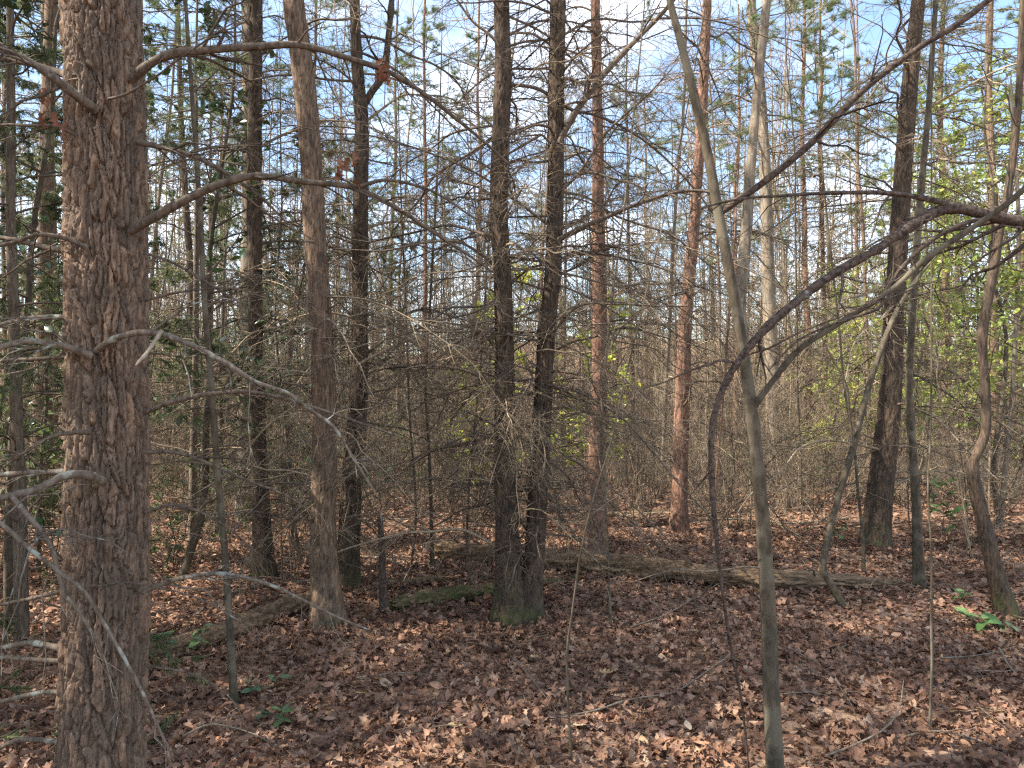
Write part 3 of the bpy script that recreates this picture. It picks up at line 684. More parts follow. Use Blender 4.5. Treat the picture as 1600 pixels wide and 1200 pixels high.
# more traced stems
sapling('crooked dark trunk kinked at mid height with a leafy plant at its foot', [(1576, 965, 34), (1558, 905, 28), (1543, 845, 24), (1529, 785, 21), (1521, 742, 19), (1521, 720, 17), (1532, 698, 15), (1541, 668, 13), (1539, 600, 13), (1534, 540, 14), (1541, 480, 14), (1553, 420, 14), (1562, 360, 13), (1578, 280, 12), (1590, 180, 11), (1596, 60, 10), (1600, -20, 9)], 'bark_dark', nb=14, bl=(0.4, 1.2), seed=131, name='crooked_tree', cat='tree', S=24, top=6.5)
sapling('upright grey sapling between the dark leaning pine and the kinked trunk', [(1438, 922, 17), (1434, 860, 15), (1432, 800, 14), (1427, 720, 13), (1421, 640, 12), (1422, 560, 11), (1428, 450, 11), (1436, 330, 10), (1450, 180, 9), (1458, 60, 8), (1462, 0, 8)], 'bark_sapling', nb=10, seed=141, top=7)
sl, Csl, bsl = sapling('pale sapling leaning from the end of the log up across the dark leaning pine', [(1318, 950, 13), (1300, 915, 13), (1286, 888, 12), (1296, 830, 11), (1312, 770, 10), (1334, 695, 11), (1348, 640, 9), (1362, 590, 9), (1395, 500, 8), (1430, 440, 7), (1465, 395, 6)], 'bark_sapling', nb=5, seed=151, top=2.4, zr=(0.6, 2.2))
traced(sl, bsl, [(1334, 697, bsl[1]), (1328, 650, bsl[1] - .05), (1322, 600, bsl[1] - .1), (1300, 560, bsl[1] - .1), (1270, 500, bsl[1] - .1)], .010, .004, 'twig', n1=6)
sapling('thin dark stem standing right beside the big plated pine', [(366, 1100, 13), (360, 1000, 12), (352, 880, 11), (342, 760, 10), (330, 600, 9), (318, 450, 8), (312, 320, 8), (300, 150, 7), (290, 0, 6)], 'bark_sapling', nb=12, seed=161)
THIN = [([(954, 985, 7), (951, 900, 6), (945, 760, 6), (940, 640, 5), (955, 480, 5), (975, 330, 4), (990, 180, 4)], 'bark_sapling', 6),
        ([(676, 890, 9), (674, 800, 8), (670, 700, 7), (665, 600, 6), (672, 480, 6), (680, 330, 6)], 'bark_sapling', 10),
        ([(893, 1195, 7), (888, 1100, 6), (886, 1020, 6), (895, 950, 5), (908, 860, 5), (930, 770, 5), (955, 690, 4), (975, 600, 4)], 'bark_sapling', 3),
        ([(1452, 1150, 6), (1456, 1040, 6), (1455, 960, 5), (1455, 860, 5), (1450, 760, 4), (1455, 640, 4)], 'bark_sapling', 4),
        ([(1350, 905, 8), (1348, 840, 7), (1340, 760, 6), (1334, 690, 6), (1320, 610, 5), (1310, 500, 5)], 'bark_sapling', 8),
        ([(735, 920, 7), (730, 820, 6), (740, 680, 6), (752, 560, 5), (760, 430, 5)], 'twig', 10),
        ([(1110, 860, 6), (1118, 760, 5), (1130, 620, 5), (1140, 480, 5)], 'bark_red', 6),
        ([(1560, 830, 12), (1570, 740, 11), (1580, 640, 10), (1588, 500, 9), (1592, 350, 9), (1580, 150, 8)], 'bark_pale', 10),
        ([(470, 880, 8), (455, 780, 7), (445, 650, 6), (430, 500, 6), (440, 330, 5)], 'bark_sapling', 10),
        ([(640, 900, 6), (650, 800, 6), (640, 650, 5), (635, 500, 5)], 'twig', 10)]
for k, (rw, mt, nb_) in enumerate(THIN):
    rw = [(a_, b_, c_ * .7) for a_, b_, c_ in rw]
    gx = G(rw[0][0], rw[0][1]); sapling('wand-thin leafless sapling ' + ('in front of ' if gx[1] < 5 else 'beside ' if gx[1] < 7.5 else 'behind ') + near_name(gx[0], gx[1]), rw, mt, nb=nb_, seed=200 + k, bl=(0.3, 0.8), group='wand-thin saplings among the big trunks', S=8, top=5)
# slim dead stub
st, _, _ = sapling('short black dead stub with a pale stripe, left of the twin stems', [(600, 958, 13), (598, 910, 11), (596, 850, 10), (594, 808, 8)], 'twig_dark', nb=4, seed=171, top=0.5, zr=(0.25, 0.75), name='dead_stub', cat='stump', bl=(0.2, 0.5))

# ------------------------------------------------------------------ fallen logs
def log(name, label, pts, mat, seed, cell=(0.022, 0.45), bd=0.020, S=42, sink=0.25, cat='log'):
    """pts (px, py, width px) along the log, lying on the ground"""
    out = []
    for px, py, w in pts:
        p = G(px, py + w / 2); r = w / 2 / F * p[1]
        out.append([p[0], p[1], p[2] + r * (1 - sink), r])
    P = smooth_path(np.array(out), 150); K = len(P)
    C = P[:, :3]; T = norm(np.gradient(C, axis=0)); up = np.array([0, 0, 1.0]); n1 = norm(np.cross(T, up)); n2 = np.cross(n1, T)
    s = np.r_[0, np.cumsum(np.linalg.norm(np.diff(C, axis=0), axis=1))]
    th = np.arange(S) / S * 2 * np.pi; TH, SS = np.meshgrid(th, s)
    ncu = max(6, int(2 * np.pi * P[:, 3].mean() / cell[0])); cw = 2 * np.pi / ncu
    uu = TH + cw * (0.5 * np.sin(SS * 9) + 0.3 * np.sin(SS * 27 + TH * 2))
    f, rid, off = worley(uu % (2 * np.pi), SS, ncu, cell[1], cw, seed)
    h = bd * (np.clip(f / 0.3, 0, 1) - 1) + bd * 1.2 * (rid - 0.5) + P[:, 3][:, None] * 0.10 * (np.sin(2 * TH + SS * 3 + seed) + 0.6 * np.sin(3 * TH - SS * 5) + .4 * np.sin(SS * 14 + TH))
    R = np.maximum(P[:, 3][:, None] + h, 0.01)
    R[0] *= 0.55; R[-1] *= 0.3
    V = C[:, None, :] + R[..., None] * (np.cos(TH)[..., None] * n1[:, None, :] + np.sin(TH)[..., None] * n2[:, None, :])
    V[0] += RNG.normal(size=(S, 3)) * 0.02
    idx = np.arange(K * S).reshape(K, S); A_ = idx[:-1]; B_ = np.roll(A_, -1, 1); D_ = idx[1:]; C_ = np.roll(D_, -1, 1)
    q = np.stack([A_, B_, C_, D_], -1).reshape(-1, 4)
    tv = 0.5 * (1 + 0.5 * (rid - 0.5))
    base = np.array([*C[K // 2][:2], float(ground(*C[K // 2][:2]))])
    root = thing(name, base, label, cat)
    a = Acc(); a.add(V.reshape(-1, 3), q=q, c=np.repeat(tv.reshape(-1, 1), 3, 1))
    n0 = a.n; a.add(np.vstack([V[0].mean(0) + T[0] * 0.03, V[-1].mean(0)]), t=[], c=(0.45, 0.4, 0.35))
    t0 = [(n0, i, (i + 1) % S) for i in range(S)]; off = (K - 1) * S
    t1 = [(n0 + 1, off + (i + 1) % S, off + i) for i in range(S)]
    a.t.append(np.array(t0 + t1, np.int64))
    child('trunk', a, M[mat], root, base)
    return root, base, C, P[:, 3]

lg, lgb, lgC, lgR = log('fallen_log', 'long weathered fallen log lying behind the twin stems with stringy bark', [(678, 858, 30), (760, 864, 32), (850, 872, 34), (940, 880, 35), (1030, 889, 35), (1120, 897, 33), (1210, 903, 30), (1300, 908, 25), (1410, 912, 14)], 'log', 301, sink=.12)
for k in range(9):      # loose strips of bark and limb stubs on the log
    i = int(RNG.integers(5, 130)); p = lgC[i]; L = RNG.uniform(0.15, 0.5)
    az = RNG.uniform(0, 6.28); pts = arc_branch(p + np.array([0, 0, lgR[i] * 0.5]), az, RNG.uniform(0.2, 1.0), L, 0.2)
    child('limb_stub', branch_acc(pts, .010, .004, n1=3, l1=.15, n2=0, S=5), M['twig'], lg, lgb)
log('fallen_log', 'short mossy green log lying just left of the twin stems', [(612, 944, 22), (660, 934, 26), (720, 926, 26), (790, 918, 22), (860, 908, 14), (915, 899, 8)], 'log_moss', 311, cell=(0.03, .2))
log('fallen_log', 'rotten reddish log breaking up on the ground right of the big plated pine', [(225, 1018, 34), (290, 1002, 34), (350, 982, 34), (410, 960, 32), (470, 940, 28), (530, 928, 20)], 'log', 321, bd=0.018)
log('fallen_log', 'thin weathered log crossing behind the tan leaning trunk', [(545, 925, 8), (600, 915, 12), (660, 908, 12), (720, 902, 8)], 'log', 331)
log('fallen_log', 'greyish fallen pole stretched across the sunny gap behind the orange barked pine', [(830, 812, 7), (920, 806, 9), (1000, 800, 9), (1080, 797, 8), (1160, 798, 6)], 'log', 341, S=20, bd=.004)
log('fallen_log', 'pale fallen pole lying past the long log, near the pair of red trunks', [(1215, 797, 5), (1260, 794, 7), (1320, 793, 7), (1380, 790, 5)], 'log', 351, S=20, bd=.004)
log('fallen_log', 'dark fallen limb on the ground beside the kinked trunk', [(1480, 862, 7), (1530, 872, 10), (1580, 884, 11), (1640, 890, 10)], 'twig_dark', 361, S=20, bd=.004)

# ------------------------------------------------------------------ leaves: shapes
def rot_mats(yaw, tx, ty):
    cy, sy = np.cos(yaw), np.sin(yaw); cx, sx = np.cos(tx), np.sin(tx); cz, sz = np.cos(ty), np.sin(ty)
    o = np.ones_like(cy); z = 0 * cy
    Rz = np.stack([np.stack([cy, -sy, z], -1), np.stack([sy, cy, z], -1), np.stack([z, z, o], -1)], -2)
    Rx = np.stack([np.stack([o, z, z], -1), np.stack([z, cx, -sx], -1), np.stack([z, sx, cx], -1)], -2)
    Ry = np.stack([np.stack([cz, z, sz], -1), np.stack([z, o, z], -1), np.stack([-sz, z, cz], -1)], -2)
    return Rz @ Rx @ Ry

def scatter_leaves(acc, shapes, pos, size, R, cols):
    which = RNG.integers(0, len(shapes), len(pos))
    for k, (V, q) in enumerate(shapes):
        m = which == k; n = m.sum()
        if not n: continue
        X = np.einsum('nij,vj->nvi', R[m], V) * size[m][:, None, None] + pos[m][:, None, :]
        Q = (q[None] + (np.arange(n) * len(V))[:, None, None]).reshape(-1, 4)
        acc.add(X.reshape(-1, 3), q=Q, c=np.repeat(cols[m], len(V), 0))

LITTER = [leaf_shape('oak', RNG.uniform(-3.0, 3.2), RNG.uniform(-0.7, 1.1), RNG.uniform(-1.3, 1.3), 7) for _ in range(9)] + [leaf_shape('oval', RNG.uniform(-1.8, 2.0), RNG.uniform(0, 0.9), RNG.uniform(-0.8, 0.8), 5) for _ in range(3)]
LITTER_MID = [leaf_shape('oak', RNG.uniform(-2, 2.2), RNG.uniform(-0.4, 0.8), RNG.uniform(-.8, .8), 5) for _ in range(8)]
LITTER_FAR = [leaf_shape('oval', RNG.uniform(-1.5, 1.8), RNG.uniform(-.3, 0.7), RNG.uniform(-.6, .6), 3) for _ in range(6)]
PAL = np.array([.89, .87, .83]) * np.array([[0.30, 0.165, 0.105], [0.24, 0.125, 0.080], [0.36, 0.21, 0.135], [0.17, 0.088, 0.058], [0.42, 0.275, 0.185], [0.28, 0.185, 0.14], [0.11, 0.066, 0.05], [0.33, 0.165, 0.085], [0.48, 0.35, 0.25]])
PALP = np.array([.19, .19, .15, .13, .11, .09, .06, .06, .02])
def litter_cols(n):
    c = PAL[RNG.choice(len(PAL), n, p=PALP)]; return (c * .7 + np.array([.25, .15, .105]) * .3) * (0.8 + 0.4 * rp((n, 1)))

def trap(n, y0, y1):
    """random points over the wedge of ground in view (plus a margin) between depths y0 and y1"""
    y = np.sqrt(rp(n) * (y1 ** 2 - y0 ** 2) + y0 ** 2); x = (2 * rp(n) - 1) * (y * 0.74 + 0.3)
    return x, y
lit = Acc(); near = None
for y0, y1, dens, sz, ti in [(2.5, 5.0, 1050, 0.061, 1.0), (5.0, 8.0, 640, 0.064, 0.8), (8.0, 12.0, 300, 0.085, 0.65), (12.0, 22.0, 50, 0.13, 0.6)]:
    area = 0.76 * (y1 ** 2 - y0 ** 2) + (y1 - y0)
    n = int(area * dens); x, y = trap(n, y0, y1)
    z = ground(x, y) + 0.006 + 0.045 * rp(n) ** 1.6
    pos = np.stack([x, y, z], -1); size = sz * (0.45 + 0.75 * rp(n) + 0.55 * rp(n) ** 5)
    R = rot_mats(rp(n) * 6.283, RNG.normal(size=n) * ti * 0.5, RNG.normal(size=n) * ti * 0.5); cc = litter_cols(n)
    cc = cc * (1 + .16 * np.sin(x * 2.3 + 1.7 * np.sin(y * 1.3)) * np.sin(y * 2.9 + x) + .10 * np.sin(x * 6.1 - y * 4.3))[:, None]   # drifts of fresher and older leaves
    if y0 < 3:      # the nearest leaves in view become pieces of their own
        pyy = CY + (EYE - z) / y * F; pxx = CX + x / y * F
        vis = (pyy < 1190) & (np.abs(pxx - 800) < 790) & (pxx > 235)
        order = np.argsort(np.where(vis, y - 0.3 * rp(n), 99))[:300]
        keep = np.ones(n, bool); keep[order] = False
        near = (pos[order], size[order], R[order])
        pos, size, R, cc = pos[keep], size[keep], R[keep], cc[keep]
    scatter_leaves(lit, LITTER if y0 < 5 else LITTER_MID if y0 < 8 else LITTER_FAR, pos, size, R, cc)
# broken twiglets and pine straw mixed into the litter
for n, L, r, cc in [(1500, .16, .0016, (.22, .165, .12)), (5200, .10, .0009, (.30, .19, .11))]:
    x, y = trap(n, 2.5, 8.5); az = rp(n) * 6.283; t = np.linspace(-.5, .5, 4); ln = L * RNG.uniform(.4, 1.5, n)
    P = np.stack([x[:, None] + np.cos(az)[:, None] * t * ln[:, None], y[:, None] + np.sin(az)[:, None] * t * ln[:, None], ground(x, y)[:, None] + .03 + .02 * rp((n, 1)) + RNG.normal(size=(n, 1)) * .1 * t * ln[:, None]], -1)
    P[..., :2] += RNG.normal(size=(n, 4, 2)) * .05 * ln[:, None, None]
    tubes(lit, P, np.full((n, 4), r) * RNG.uniform(.7, 1.6, (n, 1)), 3, np.array(cc) * RNG.uniform(.5, 1.4, (n, 1)))
o = link('leaf_litter', lit.mesh('leaf_litter', M['leaf_dead']), FLOOR); o['kind'] = 'stuff'
leaf_meshes = []
for V, q in LITTER:
    for k in range(4):
        a = Acc(); a.add(V, q=q, c=litter_cols(1)[0]); leaf_meshes.append(a.mesh('fallen_leaf', M['leaf_dead']))
from mathutils import Matrix
for p, s, R in zip(*near):
    o = link('fallen_leaf', leaf_meshes[int(RNG.integers(len(leaf_meshes)))], FLOOR)
    o.matrix_basis = Matrix.Translation(Vector(p + [0, 0, 0.012])) @ Matrix([list(map(float, r)) for r in R]).to_4x4() @ Matrix.Scale(float(s), 4)
# conspicuous pale leaves
for k, (px, py, s, cc) in enumerate([(1035, 1040, .12, (.42, .30, .20)), (712, 1146, .10, (.50, .36, .19)), (945, 1062, .11, (.55, .36, .17)), (1005, 1175, .11, (.60, .38, .20)), (565, 1095, .08, (.60, .45, .18)), (962, 1100, .07, (.44, .34, .23)),
        (1075, 1148, .09, (.60, .45, .30)), (785, 1090, .08, (.42, .31, .21)), (835, 1037, .07, (.55, .40, .22)), (700, 1028, .07, (.5, .36, .2)), (1250, 1150, .1, (.5, .32, .2)), (905, 1147, .08, (.55, .42, .26))]):
    g = G(px, py); V, q = leaf_shape(('oval', 'oak')[k % 3 == 2], 0.7, 0.25, 0.3)
    a = Acc(); a.add(V, q=q, c=cc); o = link('fallen_leaf', a.mesh('fallen_leaf', M['leaf_dead']), FLOOR)
    o.location = g + [0, 0, 0.045]; o.scale = (s * .85, s * .85, s * .85); o.rotation_euler = (0.15, 0.15 * (-1) ** k, k * 2.1)

# ------------------------------------------------------------------ sticks on the ground
def stick(pts, r, label, group, mat='bark_pale', n1=3):
    P = []
    for px, py, h in pts:
        g = G(px, py); P.append(g + np.array([0, 0, 0.03 + h]))
    P = np.array(P); base = P[0].copy(); base[2] = float(ground(P[0][0], P[0][1]))
    a = branch_acc(P, r, r * 0.4, n1=n1, l1=0.25, n2=0, S=5, c=(.5, .5, .5))
    for i in range(len(a.v)): a.v[i] = a.v[i] - base.astype(np.float32)
    tag(link('fallen_stick', a.mesh('fallen_stick', M[mat]), None, tuple(base)), label, 'stick', group)
stick([(848, 1133, 0), (920, 1125, .01), (985, 1108, .02), (1050, 1098, .02), (1085, 1080, .03), (1145, 1045, .06)], .006, 'long pale stick curving up over the leaves beside the smooth grey-green sapling', None)
stick([(802, 1046, .05), (830, 1078, .03), (855, 1100, .0), (872, 1125, .0)], .005, 'short pale bent stick poking out of the leaves in front of the twin stems', None)
stick([(1290, 1192, .0), (1340, 1180, .02), (1380, 1160, .03), (1405, 1130, .04), (1412, 1090, .06)], .0055, 'forked whitish stick rising at the tip, right of the smooth grey-green sapling', None)
GS = 'thin sticks scattered over the leaf litter'; LS = 'thin dead stick lying loose on the leaf litter'
for pts in [[(1215, 1022, .03), (1280, 1055, .02), (1330, 1120, .03), (1345, 1180, .02)], [(1330, 1030, .02), (1380, 1050, .02), (1440, 1080, .01)], [(1300, 1025, 0), (1340, 1012, .01), (1390, 1002, .02)],
            [(1465, 1000, .02), (1520, 1020, .01), (1590, 1035, 0)], [(1470, 1045, .03), (1530, 1038, .02), (1590, 1025, .03)], [(1560, 1030, .04), (1585, 1065, .02), (1640, 1090, 0)], [(1500, 1095, .02), (1545, 1130, .01), (1595, 1170, 0)],
            [(985, 1000, .05), (1040, 980, .05), (1090, 950, .06), (1130, 930, .08)], [(940, 970, .02), (1000, 990, .0), (1060, 1005, .02)], [(985, 1150, 0), (1010, 1165, .02), (1030, 1190, .03)], [(560, 1070, 0), (620, 1063, .01), (690, 1065, 0)],
            [(640, 1160, .01), (700, 1150, .02), (760, 1155, .01)], [(285, 1172, .03), (330, 1160, .05), (390, 1165, .03), (440, 1180, 0)], [(400, 1035, .02), (440, 1010, .03), (470, 990, .02)], [(1225, 1100, .02), (1270, 1098, .02), (1310, 1104, .0)],
            [(1400, 1170, .02), (1470, 1165, .03), (1540, 1180, .02), (1600, 1195, 0)], [(900, 1030, .0), (960, 1022, .01), (1010, 1012, .02)], [(720, 800, .1), (780, 812, .05), (850, 822, .02)], [(660, 790, .15), (720, 775, .1), (760, 760, .15)],
            [(980, 822, .03), (1060, 815, .03), (1140, 822, .02)], [(1180, 812, .1), (1230, 840, .05), (1290, 880, .02)], [(1220, 840, .1), (1290, 870, .05), (1350, 880, .1)], [(1440, 830, .05), (1500, 842, .06), (1560, 838, .03)]]:
    stick(pts, RNG.uniform(.0035, .006), lb_ := ('thin dead stick lying on the leaf litter, ' + ('in front of ' if pts[0][1] > 960 else 'beside ' if pts[0][1] > 850 else 'behind ') + near_name((pts[1][0] - CX) / F, 1.0)), lb_, ('bark_pale', 'twig')[int(RNG.integers(2))])

# fallen branches with their twigs still on, in the middle distance
for i in range(26):
    px = RNG.uniform(40, 1580); py = RNG.uniform(748, 850) if i % 3 else RNG.uniform(850, 930)
    if py > 835 and 560 < px < 1450: py = RNG.uniform(760, 830)
    p = G(px, py); L = RNG.uniform(.7, 2.4); az = RNG.normal() * .5 + (math.pi if RNG.random() < .5 else 0); n = 7
    X = p[0] + np.linspace(-.5, .5, n) * L * math.cos(az) + RNG.normal(size=n) * .03; Y = p[1] + np.linspace(-.5, .5, n) * L * math.sin(az) + RNG.normal(size=n) * .03
    P = np.stack([X, Y, ground(X, Y) + .02 + np.linspace(0, RNG.uniform(0, .25), n) ** 1.5], -1); r = RNG.uniform(.008, .022)
    a = branch_acc(P, r, r * .35, n1=int(RNG.integers(6, 14)), l1=.5 * L, n2=3, l2=.2 * L, c=np.array([.5] * 3) * RNG.uniform(.7, 1.3), S=6)
    b = np.array([X[0], Y[0], float(ground(X[0], Y[0]))]); lb = ('bleached', 'brown')[i % 2] + ' fallen branch with bare twigs ' + how_far(p[1]) + ' ' + near_name(p[0], p[1])
    for q in range(len(a.v)): a.v[q] = a.v[q] - b.astype(np.float32)
    tag(link('fallen_branch', a.mesh('fallen_branch', M[('brush', 'twig')[i % 2]]), None, tuple(b)), lb, 'branch', lb)

# ------------------------------------------------------------------ small green plants on the floor: every leaf its own part
gl = {}
for nm, kd, cc in [('lush', 'oval', (0.12, 0.22, 0.065)), ('pale', 'oval', (0.20, 0.30, 0.12)), ('dark', 'lance', (0.055, 0.13, 0.035)), ('bluish', 'oval', (0.16, 0.25, 0.13))]:
    V, q = leaf_shape(kd, -0.6, 0.15, 0.2); V = V + np.array([0, 0.48, 0]); a = Acc(); a.add(V, q=q, c=cc); gl[nm] = a.mesh('leaf', M['leaf_green'])
def plant(px, py, label, leaf, n, size, h, spread, stems=2, name='seedling', cat='plant', d=None):
    g = G(px, py) if d is None else np.array([*W(px, py, d)[:2], float(ground(*W(px, py, d)[:2]))])
    root = thing(name, g, label, cat)
    ends = []
    for k in range(stems):
        az = RNG.random() * 6.28; P = arc_branch(np.array([0, 0, -0.03]), az, 1.1 + 0.3 * RNG.random(), h * RNG.uniform(.8, 1.15), 0.2, 6)
        P[:, :2] *= spread
        a = Acc(); tubes(a, smooth_path(P, 10)[None], np.linspace(.004, .0018, 10)[None], 5, (.5, .5, .5)); link('stem', a.mesh('stem', M['twig']), root); ends.append(P)
    for k in range(n):
        P = ends[k % stems]; t = 0.45 + 0.55 * RNG.random(); i = int(t * 4.999); p = P[min(i, 5)] * (1 - (t * 5 - i)) + P[min(i + 1, 5)] * (t * 5 - i)
        o = link('leaf', gl[leaf if RNG.random() < .75 else 'pale'], root); o.location = p
        s = size * RNG.uniform(.6, 1.2); o.scale = (s, s, s); o.rotation_euler = (RNG.uniform(-.5, .5), RNG.uniform(-.4, .4), RNG.random() * 6.283)
plant(285, 1030, 'low seedling with small pale green leaves in front of the rotten reddish log', 'bluish', 22, .075, .22, 1.6, 3)
plant(447, 1128, 'little green seedling with a few round leaves out in the open leaf litter', 'bluish', 9, .085, .15, 1.3, 2)
plant(410, 1085, 'sparse seedling with blue-green leaves next to the thin dark stem', 'bluish', 10, .07, .16, 1.5, 2)
plant(1545, 985, 'seedling with broad bright green leaves at the foot of the kinked trunk', 'lush', 14, .12, .2, 1.7, 3)
plant(1500, 940, 'tiny seedling in the leaves between the upright grey sapling and the kinked trunk', 'lush', 8, .07, .15, 1.5, 2)
plant(1475, 860, 'tall shrub seedling with long dark drooping leaves beside the upright grey sapling', 'dark', 34, .16, 1.15, 1.1, 5, 'shrub', 'shrub')
plant(1300, 850, 'small plant with dark leaves in front of the dark leaning pine', 'dark', 12, .10, .3, 1.2, 3, 'shrub', 'shrub')

# ------------------------------------------------------------------ broadleaf shrubs and leafy saplings
SMALL = [leaf_shape('oval', RNG.uniform(-1, .5), .2, RNG.uniform(-.5, .5), 4) for _ in range(4)]
def leafy(H, rad, nbr, nleaf, size, colr, mat, zlo=0.15, cvar=.3):
    """a bush or sapling: stem, branches and a crown of leaves, in local coordinates"""
    stem = Acc(); wood = stem; fol = Acc()
    P = arc_branch(np.array([0, 0, -0.1]), RNG.random() * 6.28, 1.5, H, 0.02, 8); tubes(stem, smooth_path(P, 16)[None], np.linspace(.022, .005, 16)[None] * (H / 3) ** .5, 7, (.5, .5, .5))
    B = []
    for k in range(nbr):
        t = zlo + (1 - zlo) * (k + RNG.random()) / nbr; i = min(int(t * 7), 6); p = P[i] * (1 - (t * 7 - i)) + P[i + 1] * (t * 7 - i)
        L = rad * (1.1 - 0.6 * t) * RNG.uniform(.5, 1.2); b = smooth_path(arc_branch(p, RNG.random() * 6.28, RNG.uniform(.1, .8), L, .2, 6), 8)
        tubes(wood, b[None], np.linspace(.006, .0015, 8)[None], 4, (.5, .5, .5)); X, RR = twigs_on(b[None], np.linspace(.006, .002, 8)[None], 5, L * .5, t0=.3)
        tubes(wood, X, RR, 3, (.5, .5, .5)); B.append(X); 
    B = np.concatenate(B); k = RNG.integers(0, len(B), nleaf); j = RNG.integers(1, B.shape[1], nleaf)
    pos = B[k, j] + RNG.normal(size=(nleaf, 3)) * size * .35
    R = rot_mats(rp(nleaf) * 6.283, RNG.normal(size=nleaf) * .6, RNG.normal(size=nleaf) * .6)
    cc = np.asarray(colr) * (1 + cvar * (2 * rp((nleaf, 1)) - 1)); cc = cc * (1 + .12 * RNG.normal(size=(nleaf, 3)) * np.array([1, .3, .5]))
    scatter_leaves(fol, SMALL, pos, size * (.6 + .7 * rp(nleaf)), R, np.clip(cc, .01, .9))
    return stem.mesh('stem', M['bark_sapling']), fol.mesh('foliage', M[mat])
KINDS = {'holly': [leafy(3.6, .9, 26, 900, .055, (.045, .085, .028), 'leaf_holly') for _ in range(2)],
         'lime': [leafy(4.5, 1.5, 32, 1500, .062, (.28, .32, .075), 'leaf_green', .2, .45) for _ in range(3)],
         'glow': [leafy(3.0, .8, 30, 800, .075, (.42, .45, .07), 'leaf_green', .25) for _ in range(2)],  # leaf colour brightened to stand in for sunlight on these saplings
         'haze': [leafy(5.0, 1.6, 34, 700, .055, (.23, .26, .095), 'leaf_green', .12) for _ in range(2)],
         'bush': [leafy(1.3, .8, 16, 420, .06, (.10, .15, .045), 'leaf_green') for _ in range(2)]}
def put_leafy(kind, px, d, label, group=None, s=1.0, k=0, name='leafy_sapling', cat='sapling'):
    x = (px - CX) / F * d; g = (x, d, float(ground(x, d)) - .02)
    r = thing(name, g, label, cat, group); a, c = KINDS[kind][k % len(KINDS[kind])]
    for nm, me in (('stem', a), ('foliage', c)): link(nm, me, r)
    r.scale = (s, s, s); r.rotation_euler = (0, 0, RNG.random() * 6.28)
put_leafy('holly', 268, 6.0, 'dark glossy holly with dense leaves directly behind the big plated pine', k=0, s=1.5, name='holly')
put_leafy('holly', 455, 7.4, 'small dark holly between the slender dark pine and the tan leaning trunk', k=1, s=.75, name='holly')
put_leafy('holly', 15, 4.9, 'tall dark holly close beside the big plated pine on its shaded side', k=1, s=1.35, name='holly')
put_leafy('holly', 335, 8.2, 'dense dark holly just behind the thin dark stem', k=0, s=1.35, name='holly')
put_leafy('holly', 60, 6.2, 'shaded holly bush left of the big plated pine', k=1, s=.9, name='holly')
put_leafy('glow', 876, 7.9, 'lime green leafy sapling with sunlit glow painted into its leaves behind the twin stems', k=0, s=1.0)
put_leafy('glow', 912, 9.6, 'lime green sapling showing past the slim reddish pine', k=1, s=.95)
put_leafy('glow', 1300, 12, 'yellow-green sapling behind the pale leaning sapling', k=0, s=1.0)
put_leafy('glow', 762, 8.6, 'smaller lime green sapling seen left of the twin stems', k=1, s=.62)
for k, (px, d, s) in enumerate([(1560, 9.0, 1.2), (1500, 12, 1.3), (1650, 8, 1.3), (1420, 14, 1.2), (1580, 14, 1.7), (1330, 17, 1.2), (1480, 18, 1.6), (1700, 11, 1.6), (1640, 14, 2.0), (1560, 18, 2.0), (1380, 11.5, .8), (1620, 7.2, 1.1), (1460, 10, 1.1), (1575, 10.5, 1.4), (1350, 13, 1.0), (1290, 15, .9)]):
    lb = ('small ', '', 'tall ')[int(s > .95) + int(s > 1.3)] + 'yellow-green leafy sapling ' + how_far(d) + ' ' + near_name((px - CX) / F * d, d); put_leafy('lime', px, d, lb, lb, s, k)
for k, (px, d, s) in enumerate([(480, 15, 1.0), (600, 19, 1.1), (680, 16, .9), (740, 22, 1.2), (860, 17, .9), (930, 21, 1.2), (1020, 18, 1.0), (1110, 16, .9), (1160, 22, 1.2), (1240, 18, 1.0), (1310, 21, 1.2), (1400, 17, 1.1), (330, 17, 1.0), (250, 13, .9)]):
    lb = 'thin olive-leaved sapling ' + how_far(d) + ' ' + near_name((px - CX) / F * d, d); put_leafy('haze', px, d, lb, lb, s, k)
for k, (px, d, s) in enumerate([(480, 11, 1.0), (640, 13, 1.2), (1130, 12, 1.0), (1250, 14, 1.1), (720, 14, 1), (330, 9, 1.2), (20, 6.5, 1.1), (60, 9, 1.3), (1000, 16, 1.2), (1560, 11, .9), (1200, 17, 1.3), (300, 6.5, .8)]):
    lb = 'knee-high green bush ' + how_far(d) + ' ' + near_name((px - CX) / F * d, d); put_leafy('bush', px, d, lb, lb, s, k, 'bush', 'bush')

def straight(H, lean, wob):
    s = np.linspace(0, 1, 12); P = np.zeros((12, 3)); P[:, 2] = -.2 + (H + .2) * s
    P[:, :2] = np.outer(s, RNG.normal(size=2) * lean) + np.cumsum(RNG.normal(size=(12, 2)) * wob, axis=0) * s[:, None]
    return P
